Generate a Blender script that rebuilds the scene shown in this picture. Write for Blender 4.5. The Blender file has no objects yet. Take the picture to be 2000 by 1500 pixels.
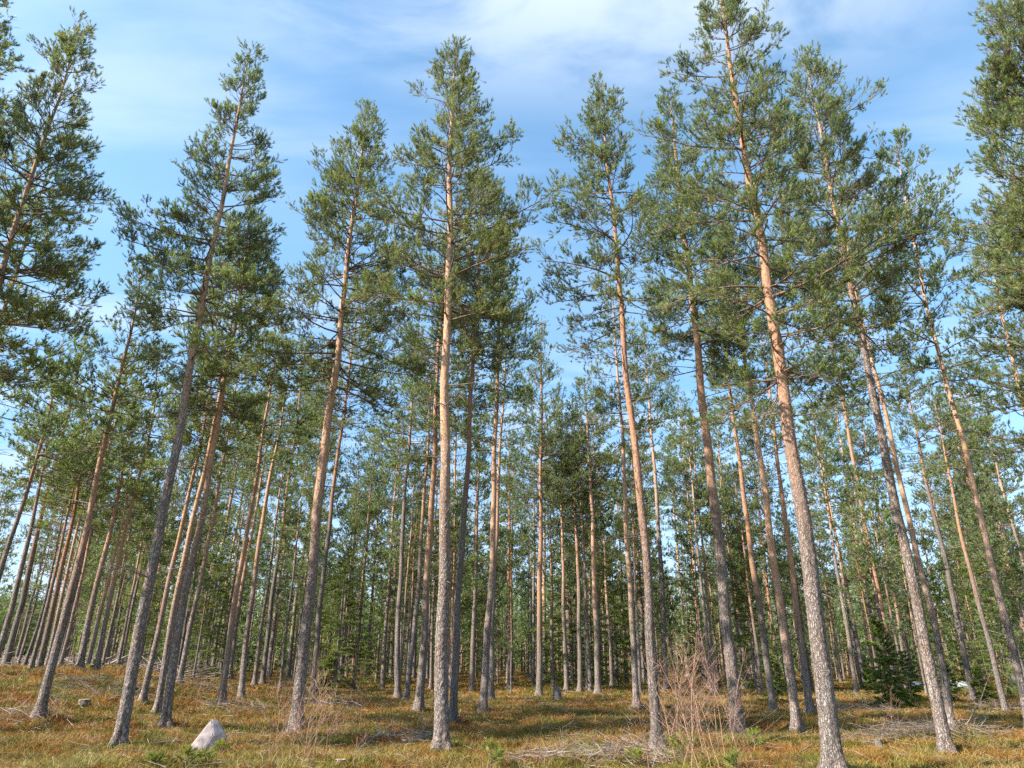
import bpy, math
import numpy as np
from mathutils import Matrix, Vector

# ------------------------------------------------------------------ camera, sky, sun, exposure
SC = bpy.context.scene
COL = SC.collection
F = 1340.0 / 2000.0                      # focal length in picture widths
PITCH, ROLL = math.radians(22.0), math.radians(0.34)
CAM = np.array([0.0, 0.0, 1.6])
fwd = np.array([0, math.cos(PITCH), math.sin(PITCH)])
up0 = np.array([0, -math.sin(PITCH), math.cos(PITCH)])
r0 = np.array([1.0, 0, 0])
rgt = r0 * math.cos(ROLL) + up0 * math.sin(ROLL)
upv = up0 * math.cos(ROLL) - r0 * math.sin(ROLL)
cd = bpy.data.cameras.new("camera")
cam = bpy.data.objects.new("camera", cd)
COL.objects.link(cam)
cd.sensor_fit = 'HORIZONTAL'
cd.sensor_width = 36.0
cd.lens = 36.0 * F
cd.clip_start = 0.1
cd.clip_end = 3000
cam.matrix_world = Matrix(((rgt[0], upv[0], -fwd[0], CAM[0]), (rgt[1], upv[1], -fwd[1], CAM[1]),
                           (rgt[2], upv[2], -fwd[2], CAM[2]), (0, 0, 0, 1)))
SC.camera = cam

SUN_EL = math.radians(36)
SUN_AZ = math.radians(-115)              # from +Y, clockwise: to the left and a little behind the camera
sun_dir = Vector((math.sin(SUN_AZ) * math.cos(SUN_EL), math.cos(SUN_AZ) * math.cos(SUN_EL), math.sin(SUN_EL)))
sd = bpy.data.lights.new("sun", 'SUN')
sd.energy = 5.0
sd.angle = math.radians(0.53)
sd.color = (1.0, 0.945, 0.86)
sun = bpy.data.objects.new("sun", sd)
COL.objects.link(sun)
sun.rotation_euler = sun_dir.to_track_quat('Z', 'Y').to_euler()

SC.view_settings.view_transform = 'Standard'
SC.view_settings.look = 'None'
SC.view_settings.exposure = 1.42
SC.view_settings.gamma = 1.0
SC.view_settings.use_curve_mapping = False
SC.cycles.use_denoising = False
SC.cycles.max_bounces = 6
SC.cycles.diffuse_bounces = 3
SC.cycles.glossy_bounces = 2
SC.cycles.transmission_bounces = 3
SC.cycles.caustics_reflective = False
SC.cycles.caustics_refractive = False


class NT:
    """small helper round a node tree"""
    def __init__(self, tree):
        self.t = tree
        tree.nodes.clear()

    def n(self, typ, **kw):
        nd = self.t.nodes.new(typ)
        for k, v in kw.items():
            if k.startswith('i_'):
                nd.inputs[int(k[2:])].default_value = v
            else:
                setattr(nd, k, v)
        return nd

    def l(self, a, b):
        self.t.links.new(a, b)

    def math(self, op, a, b=None, clamp=False):
        m = self.n('ShaderNodeMath', operation=op, use_clamp=clamp)
        for i, v in enumerate((a, b)):
            if v is None:
                continue
            if isinstance(v, (int, float)):
                m.inputs[i].default_value = v
            else:
                self.l(v, m.inputs[i])
        return m.outputs[0]

    def ramp(self, fac, lo, hi):
        m = self.n('ShaderNodeMapRange', interpolation_type='SMOOTHSTEP')
        self.l(fac, m.inputs[0])
        m.inputs[1].default_value = lo
        m.inputs[2].default_value = hi
        return m.outputs[0]

    def noise(self, vec, scale, detail=3, rough=0.55, dist=0.0):
        nd = self.n('ShaderNodeTexNoise')
        nd.inputs['Scale'].default_value = scale
        nd.inputs['Detail'].default_value = detail
        nd.inputs['Roughness'].default_value = rough
        nd.inputs['Distortion'].default_value = dist
        if vec is not None:
            self.l(vec, nd.inputs['Vector'])
        return nd.outputs['Fac']

    def mapping(self, vec, scale=(1, 1, 1), loc=(0, 0, 0), rot=(0, 0, 0)):
        m = self.n('ShaderNodeMapping')
        self.l(vec, m.inputs[0])
        m.inputs['Location'].default_value = loc
        m.inputs['Rotation'].default_value = rot
        m.inputs['Scale'].default_value = scale
        return m.outputs[0]

    def mix(self, fac, a, b, blend='MIX'):
        m = self.n('ShaderNodeMix', data_type='RGBA', blend_type=blend)
        for sock, v in ((m.inputs[0], fac), (m.inputs[6], a), (m.inputs[7], b)):
            if isinstance(v, (int, float)):
                sock.default_value = v
            elif isinstance(v, tuple):
                sock.default_value = v if len(v) == 4 else (*v, 1)
            else:
                self.l(v, sock)
        return m.outputs[2]


def make_world():
    w = bpy.data.worlds.new("World")
    SC.world = w
    w.use_nodes = True
    N = NT(w.node_tree)
    sky = N.n('ShaderNodeTexSky')
    sky.sky_type = 'NISHITA'
    sky.sun_disc = False
    sky.sun_elevation = SUN_EL
    sky.sun_rotation = SUN_AZ
    sky.air_density = 1.0
    sky.dust_density = 0.6
    sky.ozone_density = 1.3
    tc = N.n('ShaderNodeTexCoord')
    sep = N.n('ShaderNodeSeparateXYZ')
    N.l(tc.outputs['Generated'], sep.inputs[0])
    zc = N.math('MAXIMUM', sep.outputs[2], 0.08)
    px = N.math('DIVIDE', sep.outputs[0], zc)
    py = N.math('DIVIDE', sep.outputs[1], zc)
    cmb = N.n('ShaderNodeCombineXYZ')
    N.l(px, cmb.inputs[0])
    N.l(py, cmb.inputs[1])
    flat = cmb.outputs[0]
    # soft high cloud bank overhead, thinning outwards, and long cirrus streaks
    d = N.n('ShaderNodeVectorMath', operation='DISTANCE')
    N.l(N.mapping(flat, scale=(0.72, 1.5, 1)), d.inputs[0])
    d.inputs[1].default_value = (0.07, 0.98, 0)
    bank = N.ramp(d.outputs['Value'], 0.75, 0.1)
    n1 = N.noise(N.mapping(flat, scale=(1.6, 2.4, 1), rot=(0, 0, 0.5)), 1.5, 7, 0.55, 0.4)
    bank = N.math('MULTIPLY', bank, N.ramp(n1, 0.34, 0.60))
    n2 = N.noise(N.mapping(flat, scale=(0.7, 2.6, 1), rot=(0, 0, 0.75)), 1.1, 6, 0.5, 0.3)
    streak = N.math('MULTIPLY', N.ramp(n2, 0.42, 0.75), 0.40)
    n3 = N.noise(N.mapping(flat, scale=(0.5, 0.5, 1), loc=(3.1, 0.4, 0)), 1.3, 5, 0.5, 0.2)
    veil = N.math('MULTIPLY', N.ramp(n3, 0.35, 0.8), 0.18)
    low = N.math('MULTIPLY', N.ramp(sep.outputs[2], 0.30, 0.0), 0.38)
    c = N.math('MAXIMUM', N.math('MULTIPLY', bank, 0.74), streak)
    c = N.math('MAXIMUM', c, veil)
    c = N.math('ADD', c, low, clamp=True)
    c = N.math('MULTIPLY', c, 0.95)
    # strength is applied after: cloud colour is in the sky's own units
    tint = N.mix(1.0, sky.outputs[0], N.mix(N.ramp(sep.outputs[2], 0.6, 0.0), (1.0, 1.30, 1.30), (0.52, 0.66, 0.86)), 'MULTIPLY')
    col = N.mix(c, tint, (4.1, 4.6, 5.3))
    bg = N.n('ShaderNodeBackground')
    N.l(col, bg.inputs[0])
    bg.inputs[1].default_value = 0.106
    out = N.n('ShaderNodeOutputWorld')
    N.l(bg.outputs[0], out.inputs[0])


make_world()

# ------------------------------------------------------------------ small tools
RNG = np.random.default_rng(7)


def smooth(x, a, b):
    t = np.clip((np.asarray(x, float) - a) / (b - a), 0, 1)
    return t * t * (3 - 2 * t)


_LAT = np.random.default_rng(99).random((256, 256))


def vnoise(x, y):
    x = np.asarray(x, float)
    y = np.asarray(y, float)
    xi = np.floor(x).astype(int)
    yi = np.floor(y).astype(int)
    fx = x - xi
    fy = y - yi
    fx = fx * fx * (3 - 2 * fx)
    fy = fy * fy * (3 - 2 * fy)
    a = _LAT[xi % 256, yi % 256]
    b = _LAT[(xi + 1) % 256, yi % 256]
    c = _LAT[xi % 256, (yi + 1) % 256]
    e = _LAT[(xi + 1) % 256, (yi + 1) % 256]
    return (a * (1 - fx) + b * fx) * (1 - fy) + (c * (1 - fx) + e * fx) * fy


BUMPS = []                               # low mounds of moss and litter round the nearest trunks


def terrain(x, y):
    x = np.asarray(x, float)
    y = np.asarray(y, float)
    d = np.hypot(x, y)
    az = np.degrees(np.arctan2(x, np.maximum(y, 0.01)))
    knoll = 1.2 * smooth(d, 19, 31) * smooth(-az, 15, 30)
    h = knoll + 0.25 * smooth(d, 45, 110)
    amp = smooth(d, 3, 9)
    h = h + amp * (0.22 * (vnoise(x * 0.33 + 5, y * 0.33) - 0.5) + 0.15 * (vnoise(x * 0.9, y * 0.9 + 9) - 0.5)
                   + 0.09 * (vnoise(x * 2.3 + 3, y * 2.3) - 0.5))
    for bx, by in BUMPS:
        h = h + 0.09 * np.exp(-((x - bx) ** 2 + (y - by) ** 2) / 0.42 ** 2)
    return h


def ray(px, py):
    v = fwd + rgt * (px - 1000) / 1340.0 + upv * (750 - py) / 1340.0
    return v


def ground_at(px, py, dist=None):
    """where the line of sight through that point of the photo meets the ground"""
    v = ray(px, py)
    hh = math.hypot(v[0], v[1])
    if dist is None:
        t = np.linspace(5, 140, 6000) / hh
        P = CAM[None, :] + v[None, :] * t[:, None]
        below = P[:, 2] < terrain(P[:, 0], P[:, 1])
        k = int(np.argmax(below)) if below.any() else 3000
        p = P[k]
    else:
        p = CAM + v * (dist / hh)
    return np.array([p[0], p[1], float(terrain(p[0], p[1]))])


def on_plane(px, py, Y):
    v = ray(px, py)
    return CAM + v * ((Y - CAM[1]) / v[1])


def mesh_np(name, verts, faces, mat, attrs=None, smooth_shade=False):
    """faces: (n,k) array, all faces with k corners"""
    me = bpy.data.meshes.new(name)
    verts = np.ascontiguousarray(verts, dtype=np.float32)
    faces = np.ascontiguousarray(faces, dtype=np.int32)
    n, k = faces.shape
    me.vertices.add(len(verts))
    me.vertices.foreach_set('co', verts.ravel())
    me.loops.add(n * k)
    me.loops.foreach_set('vertex_index', faces.ravel())
    me.polygons.add(n)
    me.polygons.foreach_set('loop_start', np.arange(0, n * k, k, dtype=np.int32))
    me.polygons.foreach_set('loop_total', np.full(n, k, dtype=np.int32))
    if smooth_shade:
        me.polygons.foreach_set('use_smooth', np.ones(n, dtype=bool))
    for an, av in (attrs or {}).items():
        a = me.attributes.new(an, 'FLOAT', 'POINT')
        a.data.foreach_set('value', np.ascontiguousarray(av, dtype=np.float32))
    me.update(calc_edges=True)
    me.materials.append(mat)
    return me


def to_tris(f):
    return f if f.shape[1] == 3 else np.concatenate([f[:, [0, 1, 2]], f[:, [0, 2, 3]]])


def mesh_multi(name, groups, attrs=None):
    """groups: [(verts, faces, material, attribute dict, smooth)] -> one mesh with several materials"""
    vs, fs, mi, sm, off = [], [], [], [], 0
    names = sorted({a for g in groups for a in g[3]})
    at = {a: [] for a in names}
    for k, (v, f, m, a_, s_) in enumerate(groups):
        f = to_tris(f)
        vs.append(v)
        fs.append(f + off)
        off += len(v)
        mi.append(np.full(len(f), k, dtype=np.int32))
        sm.append(np.full(len(f), s_, dtype=bool))
        for a in names:
            at[a].append(np.asarray(a_.get(a, np.full(len(v), 0.5))))
    me = mesh_np(name, np.concatenate(vs), np.concatenate(fs), groups[0][2], {a: np.concatenate(x) for a, x in at.items()})
    for g in groups[1:]:
        me.materials.append(g[2])
    me.polygons.foreach_set('material_index', np.concatenate(mi))
    me.polygons.foreach_set('use_smooth', np.concatenate(sm))
    return me


def link(name, me, parent=None, loc=None):
    o = bpy.data.objects.new(name, me)
    COL.objects.link(o)
    if parent is not None:
        o.parent = parent
    if loc is not None:
        o.location = loc
    return o


def tag(o, label, cat, group=None, kind=None):
    if label:
        o['label'] = label
    if cat:
        o['category'] = cat
    if group:
        o['group'] = group
    if kind:
        o['kind'] = kind
    return o


def empty(name, loc, label, cat, group=None):
    o = bpy.data.objects.new(name, None)
    COL.objects.link(o)
    o.empty_display_size = 0.3
    o.location = loc
    return tag(o, label, cat, group)


def norm(v):
    return v / np.maximum(np.linalg.norm(v, axis=-1, keepdims=True), 1e-9)


def tubes(paths, radii, sides):
    """paths (N,K,3), radii (N,K) -> verts, quad faces"""
    paths = np.asarray(paths, float)
    N, K, _ = paths.shape
    T = np.empty_like(paths)
    T[:, 1:-1] = paths[:, 2:] - paths[:, :-2]
    T[:, 0] = paths[:, 1] - paths[:, 0]
    T[:, -1] = paths[:, -1] - paths[:, -2]
    T = norm(T)
    ref = np.where(np.abs(T[:, :1, 2:3]) > 0.8, np.array([1.0, 0.2, 0]), np.array([0, 0.1, 1.0]))
    A = norm(np.cross(T, np.broadcast_to(ref, T.shape)))
    B = np.cross(T, A)
    th = np.linspace(0, 2 * math.pi, sides, endpoint=False)
    ring = A[:, :, None, :] * np.cos(th)[None, None, :, None] + B[:, :, None, :] * np.sin(th)[None, None, :, None]
    V = paths[:, :, None, :] + ring * radii[:, :, None, None]
    V = V.reshape(-1, 3)
    n_ = np.arange(N)[:, None, None] * K * sides
    k_ = np.arange(K - 1)[None, :, None] * sides
    s_ = np.arange(sides)[None, None, :]
    s2 = (s_ + 1) % sides
    Fq = np.stack([n_ + k_ + s_, n_ + k_ + s2, n_ + k_ + sides + s2, n_ + k_ + sides + s_], -1).reshape(-1, 4)
    return V, Fq


def join_vf(parts):
    vs, fs, off = [], [], 0
    for v, f in parts:
        vs.append(v)
        fs.append(f + off)
        off += len(v)
    return np.concatenate(vs), np.concatenate(fs)


def blades(rng, pos, dirs, length, n, blen, bwid, spread=(0.45, 1.1)):
    """needle brushes: n pointed blades round each shoot. returns verts, tris, tint"""
    M = len(pos)
    d = np.repeat(norm(dirs), n, 0)
    p = np.repeat(pos, n, 0)
    L = np.repeat(np.broadcast_to(length, (M,)), n)
    rnd = norm(rng.normal(size=(M * n, 3)))
    perp = norm(np.cross(d, rnd))
    a = rng.uniform(spread[0], spread[1], (M * n, 1))
    bd = d * np.cos(a) + perp * np.sin(a)
    st = p + d * (L * rng.uniform(-0.1, 0.8, M * n))[:, None]
    w = norm(np.cross(bd, norm(rng.normal(size=(M * n, 3)))))
    bl = (blen * rng.uniform(0.75, 1.2, M * n))[:, None]
    bw = (bwid * rng.uniform(0.7, 1.3, M * n))[:, None] * 0.5
    v = np.stack([st - w * bw, st + w * bw, st + bd * bl], 1).reshape(-1, 3)
    f = np.arange(M * n * 3).reshape(-1, 3)
    tint = np.repeat(np.repeat(rng.random(M), n), 3)
    return v, f, tint


# ------------------------------------------------------------------ materials
def new_mat(name):
    m = bpy.data.materials.new(name)
    m.use_nodes = True
    N = NT(m.node_tree)
    out = N.n('ShaderNodeOutputMaterial')
    return m, N, out


def bark_mat():
    m, N, out = new_mat('pine_bark')
    tc = N.n('ShaderNodeTexCoord')
    ob = tc.outputs['Object']
    oi = N.n('ShaderNodeObjectInfo')
    rnd = oi.outputs['Random']
    upper = N.n('ShaderNodeAttribute', attribute_name='upper').outputs['Fac']
    jig = N.n('ShaderNodeVectorMath', operation='ADD')
    nz = N.n('ShaderNodeTexNoise')
    nz.inputs['Scale'].default_value = 14
    nz.inputs['Detail'].default_value = 4
    N.l(ob, nz.inputs['Vector'])
    sc = N.n('ShaderNodeVectorMath', operation='SCALE')
    N.l(nz.outputs['Color'], sc.inputs[0])
    sc.inputs['Scale'].default_value = 0.11
    N.l(ob, jig.inputs[0])
    N.l(sc.outputs[0], jig.inputs[1])
    vec = N.mapping(jig.outputs[0], scale=(1, 1, 0.17))
    vo = N.n('ShaderNodeTexVoronoi', feature='DISTANCE_TO_EDGE')
    vo.inputs['Scale'].default_value = 33
    N.l(vec, vo.inputs['Vector'])
    fiss = N.ramp(vo.outputs['Distance'], -0.03, 0.22)
    vo2 = N.n('ShaderNodeTexVoronoi', feature='F1')
    vo2.inputs['Scale'].default_value = 33
    N.l(vec, vo2.inputs['Vector'])
    cell = N.n('ShaderNodeSeparateColor')
    N.l(vo2.outputs['Color'], cell.inputs[0])
    fine = N.noise(N.mapping(ob, scale=(1, 1, 0.5)), 60, 3, 0.7)
    big = N.noise(N.mapping(ob, scale=(1, 1, 0.4)), 3.0, 3, 0.6)
    # lower bark: thick grey-brown plates
    low = N.mix(cell.outputs[0], (0.31, 0.255, 0.22), (0.39, 0.33, 0.29))
    low = N.mix(N.ramp(big, 0.4, 0.7), low, (0.31, 0.215, 0.17))
    low = N.mix(N.ramp(rnd, 0.45, 1.0), low, (0.23, 0.20, 0.175))
    lich = N.ramp(N.noise(ob, 26, 3, 0.7), 0.60, 0.70)
    low = N.mix(N.math('MULTIPLY', lich, 0.22), low, (0.37, 0.37, 0.32))
    low = N.mix(fiss, (0.150, 0.117, 0.10), low)
    furrow = N.noise(N.mapping(ob, scale=(1, 1, 0.05)), 26, 3, 0.6)
    low = N.mix(N.ramp(furrow, 0.52, 0.64), low, N.mix(1.0, low, (0.55, 0.52, 0.50), 'MULTIPLY'))
    low = N.mix(N.ramp(fine, 0.25, 0.5), N.mix(0.3, low, (0.10, 0.075, 0.06)), low)
    # upper bark: thin flaking orange skin
    fl = N.noise(N.mapping(ob, scale=(1, 1, 0.6)), 30, 4, 0.7, 0.5)
    upc = N.mix(N.ramp(fl, 0.35, 0.65), (0.31, 0.160, 0.092), (0.52, 0.335, 0.22))
    upc = N.mix(N.ramp(big, 0.45, 0.75), upc, (0.40, 0.225, 0.125))
    upc = N.mix(N.ramp(rnd, 0.3, 1.0), upc, N.mix(1.0, upc, (0.72, 0.60, 0.54), 'MULTIPLY'))
    patch = N.ramp(N.noise(N.mapping(ob, scale=(1, 1, 0.55)), 17, 4, 0.65), 0.56, 0.66)
    upc = N.mix(N.math('MULTIPLY', patch, 0.6), upc, (0.17, 0.115, 0.088))
    mixf = N.math('ADD', upper, N.math('MULTIPLY', N.math('SUBTRACT', fl, 0.5), 1.1), clamp=True)
    col = N.mix(mixf, low, upc)
    b = N.n('ShaderNodeBsdfPrincipled')
    N.l(col, b.inputs['Base Color'])
    b.inputs['Roughness'].default_value = 0.9
    b.inputs['Specular IOR Level'].default_value = 0.15
    hgt = N.mix(mixf, N.math('MULTIPLY', fiss, 1.0), N.math('MULTIPLY', fl, 0.35))
    hgt = N.math('ADD', hgt, N.math('MULTIPLY', fine, 0.35))
    bp = N.n('ShaderNodeBump')
    bp.inputs['Strength'].default_value = 1.0
    bp.inputs['Distance'].default_value = 0.02
    N.l(hgt, bp.inputs['Height'])
    N.l(bp.outputs[0], b.inputs['Normal'])
    N.l(b.outputs[0], out.inputs[0])
    return m


def needle_mat(name, dark, light, dry, sheen=0.35, trans=0.28):
    m, N, out = new_mat(name)
    tint = N.n('ShaderNodeAttribute', attribute_name='tint').outputs['Fac']
    oi = N.n('ShaderNodeObjectInfo')
    geo = N.n('ShaderNodeNewGeometry')
    clump = N.noise(geo.outputs['Position'], 0.9, 2, 0.5)
    col = N.mix(N.ramp(tint, 0.1, 0.9), dark, light)
    col = N.mix(N.ramp(clump, 0.35, 0.7), col, N.mix(1.0, col, (1.15, 1.12, 0.72), 'MULTIPLY'))
    col = N.mix(N.ramp(tint, 0.93, 1.0), col, dry)
    col = N.mix(oi.outputs['Random'], col, N.mix(1.0, col, (0.82, 0.92, 0.98), 'MULTIPLY'))
    b = N.n('ShaderNodeBsdfPrincipled')
    N.l(col, b.inputs['Base Color'])
    b.inputs['Roughness'].default_value = 0.45
    b.inputs['Specular IOR Level'].default_value = sheen
    tr = N.n('ShaderNodeBsdfTranslucent')
    N.l(N.mix(1.0, col, (1.4, 1.38, 0.68), 'MULTIPLY'), tr.inputs[0])
    mx = N.n('ShaderNodeMixShader')
    mx.inputs[0].default_value = trans
    N.l(b.outputs[0], mx.inputs[1])
    N.l(tr.outputs[0], mx.inputs[2])
    N.l(mx.outputs[0], out.inputs[0])
    return m


def wood_mat(name, a, b_, scale=8, rough=0.9):
    m, N, out = new_mat(name)
    tc = N.n('ShaderNodeTexCoord')
    oi = N.n('ShaderNodeObjectInfo')
    f = N.noise(tc.outputs['Object'], scale, 4, 0.65)
    col = N.mix(N.ramp(f, 0.35, 0.65), a, b_)
    col = N.mix(oi.outputs['Random'], col, N.mix(1.0, col, (0.8, 0.8, 0.82), 'MULTIPLY'))
    b = N.n('ShaderNodeBsdfPrincipled')
    N.l(col, b.inputs['Base Color'])
    b.inputs['Roughness'].default_value = rough
    b.inputs['Specular IOR Level'].default_value = 0.2
    bp = N.n('ShaderNodeBump')
    bp.inputs['Distance'].default_value = 0.01
    bp.inputs['Strength'].default_value = 0.7
    N.l(f, bp.inputs['Height'])
    N.l(bp.outputs[0], b.inputs['Normal'])
    N.l(b.outputs[0], out.inputs[0])
    return m


def ground_group():
    g = bpy.data.node_groups.new('heath_colour', 'ShaderNodeTree')
    g.interface.new_socket('Color', in_out='OUTPUT', socket_type='NodeSocketColor')
    N = NT(g)
    geo = N.n('ShaderNodeNewGeometry')
    p = N.mapping(geo.outputs['Position'], scale=(1, 1, 0.0))
    a = N.noise(p, 0.42, 4, 0.6, 0.4)
    b = N.noise(N.mapping(p, loc=(13, 4, 0)), 0.8, 4, 0.6, 0.3)
    c = N.noise(N.mapping(p, loc=(31, 17, 0)), 1.7, 4, 0.65, 0.2)
    d = N.noise(N.mapping(p, loc=(3, 47, 0)), 5.5, 3, 0.6)
    col = N.mix(N.ramp(a, 0.40, 0.60), (0.235, 0.092, 0.020), (0.335, 0.195, 0.045))
    col = N.mix(N.ramp(b, 0.48, 0.55), col, (0.115, 0.118, 0.018))
    col = N.mix(N.ramp(c, 0.54, 0.60), col, (0.34, 0.235, 0.095))
    # greener, mossier towards the viewer, in patches
    sp = N.n('ShaderNodeSeparateXYZ')
    N.l(geo.outputs['Position'], sp.inputs[0])
    near = N.ramp(sp.outputs[1], 16.0, 11.5)
    moss = N.math('MULTIPLY', N.ramp(N.noise(N.mapping(p, loc=(7, 71, 0)), 1.0, 4, 0.6, 0.3), 0.47, 0.54), N.math('ADD', N.math('MULTIPLY', near, 0.6), 0.20))
    col = N.mix(moss, col, (0.27, 0.26, 0.055))
    col = N.mix(N.ramp(d, 0.50, 0.66), col, N.mix(1.0, col, (0.48, 0.38, 0.34), 'MULTIPLY'))
    o = N.n('NodeGroupOutput')
    N.l(col, o.inputs[0])
    return g


HEATH = ground_group()


def ground_mat():
    m, N, out = new_mat('forest_floor')
    gr = N.n('ShaderNodeGroup', node_tree=HEATH)
    geo = N.n('ShaderNodeNewGeometry')
    f = N.noise(geo.outputs['Position'], 9, 5, 0.7)
    f2 = N.noise(geo.outputs['Position'], 34, 3, 0.7)
    col = N.mix(N.ramp(f, 0.35, 0.65), N.mix(1.0, gr.outputs[0], (0.5, 0.5, 0.55), 'MULTIPLY'), gr.outputs[0])
    col = N.mix(N.ramp(f2, 0.60, 0.75), col, (0.33, 0.25, 0.16))
    b = N.n('ShaderNodeBsdfPrincipled')
    N.l(col, b.inputs['Base Color'])
    b.inputs['Roughness'].default_value = 0.95
    b.inputs['Specular IOR Level'].default_value = 0.1
    bp = N.n('ShaderNodeBump')
    bp.inputs['Distance'].default_value = 0.08
    bp.inputs['Strength'].default_value = 0.9
    N.l(N.math('ADD', f, N.math('MULTIPLY', f2, 0.4)), bp.inputs['Height'])
    N.l(bp.outputs[0], b.inputs['Normal'])
    N.l(b.outputs[0], out.inputs[0])
    return m


def veg_mat(name, mul, alt, altmix):
    """low plants take the colour of the patch of heath they grow in"""
    m, N, out = new_mat(name)
    gr = N.n('ShaderNodeGroup', node_tree=HEATH)
    tint = N.n('ShaderNodeAttribute', attribute_name='tint').outputs['Fac']
    col = N.mix(1.0, gr.outputs[0], mul, 'MULTIPLY')
    col = N.mix(N.math('MULTIPLY', N.ramp(tint, 0.3, 1.0), altmix), col, alt)
    b = N.n('ShaderNodeBsdfPrincipled')
    N.l(col, b.inputs['Base Color'])
    b.inputs['Roughness'].default_value = 0.7
    b.inputs['Specular IOR Level'].default_value = 0.25
    tr = N.n('ShaderNodeBsdfTranslucent')
    N.l(col, tr.inputs[0])
    mx = N.n('ShaderNodeMixShader')
    mx.inputs[0].default_value = 0.3
    N.l(b.outputs[0], mx.inputs[1])
    N.l(tr.outputs[0], mx.inputs[2])
    N.l(mx.outputs[0], out.inputs[0])
    return m


def rock_mat():
    m, N, out = new_mat('pink_granite')
    tc = N.n('ShaderNodeTexCoord')
    ob = tc.outputs['Object']
    f = N.noise(ob, 7, 5, 0.65)
    g = N.noise(ob, 60, 2, 0.6)
    col = N.mix(N.ramp(f, 0.35, 0.65), (0.24, 0.185, 0.17), (0.36, 0.295, 0.28))
    col = N.mix(N.ramp(g, 0.62, 0.7), col, (0.2, 0.15, 0.14))
    col = N.mix(N.ramp(N.noise(ob, 4, 4, 0.7), 0.55, 0.62), col, (0.21, 0.20, 0.175))
    sp = N.n('ShaderNodeSeparateXYZ')
    N.l(ob, sp.inputs[0])
    li = N.math('MULTIPLY', N.ramp(sp.outputs[2], 0.33, 0.5), N.ramp(N.noise(ob, 13, 4, 0.7), 0.5, 0.58))
    col = N.mix(li, col, (0.13, 0.125, 0.12))
    b = N.n('ShaderNodeBsdfPrincipled')
    N.l(col, b.inputs['Base Color'])
    b.inputs['Roughness'].default_value = 0.85
    bp = N.n('ShaderNodeBump')
    bp.inputs['Distance'].default_value = 0.02
    bp.inputs['Strength'].default_value = 0.6
    N.l(N.math('ADD', f, N.math('MULTIPLY', g, 0.15)), bp.inputs['Height'])
    N.l(bp.outputs[0], b.inputs['Normal'])
    N.l(b.outputs[0], out.inputs[0])
    return m


def plain_mat(name, col, rough=0.8):
    m, N, out = new_mat(name)
    tc = N.n('ShaderNodeTexCoord')
    f = N.noise(tc.outputs['Object'], 5, 3, 0.6)
    c = N.mix(f, tuple(x * 0.85 for x in col), col)
    b = N.n('ShaderNodeBsdfPrincipled')
    N.l(c, b.inputs['Base Color'])
    b.inputs['Roughness'].default_value = rough
    N.l(b.outputs[0], out.inputs[0])
    return m


M_BARK = bark_mat()
M_NEEDLE = needle_mat('pine_needles', (0.094, 0.134, 0.064), (0.242, 0.266, 0.112), (0.32, 0.25, 0.12), 0.5, 0.42)
M_SPRUCE = needle_mat('spruce_needles', (0.080, 0.118, 0.028), (0.21, 0.245, 0.055), (0.18, 0.17, 0.05), 0.25, 0.3)
M_SEEDLING = needle_mat('seedling_needles', (0.17, 0.19, 0.045), (0.29, 0.29, 0.075), (0.32, 0.27, 0.1), 0.25)
M_LIMB = wood_mat('limb_bark', (0.11, 0.08, 0.062), (0.24, 0.155, 0.105), 6)
M_DEAD = wood_mat('dead_wood', (0.10, 0.08, 0.066), (0.26, 0.21, 0.18), 7)
M_SLASH = wood_mat('weathered_sticks', (0.17, 0.125, 0.095), (0.40, 0.32, 0.26), 5)
M_BIRCH = wood_mat('birch_twig_bark', (0.29, 0.15, 0.10), (0.44, 0.28, 0.20), 5)
M_CUT = wood_mat('cut_wood', (0.42, 0.33, 0.22), (0.58, 0.48, 0.34), 20)
M_GROUND = ground_mat()

# ------------------------------------------------------------------ the ground
def make_ground():
    ys = np.concatenate([np.linspace(-12, 8, 30)[:-1], np.linspace(8, 32, 300)[:-1], np.linspace(32, 90, 260)[:-1],
                         np.geomspace(90, 1500, 70)])
    u = np.concatenate([-np.geomspace(1500, 130, 12)[:-1] / 130, np.linspace(-1, 1, 420), np.geomspace(130, 1500, 12)[1:] / 130])
    Y, U = np.meshgrid(ys, u, indexing='ij')
    half = np.clip(9 + Y * 0.95, 9, 125)
    X = U * half
    Z = terrain(X, Y)
    V = np.stack([X, Y, Z], -1).reshape(-1, 3)
    ny, nx = X.shape
    i = np.arange(ny - 1)[:, None] * nx + np.arange(nx - 1)[None, :]
    i = i.ravel()
    Fq = np.stack([i, i + 1, i + nx + 1, i + nx], -1)
    # mesh runs along y for rows: keep normals up
    me = mesh_np('ground', V, Fq[:, ::1], M_GROUND, smooth_shade=True)
    tag(link('ground', me), None, None, kind='structure')


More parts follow.
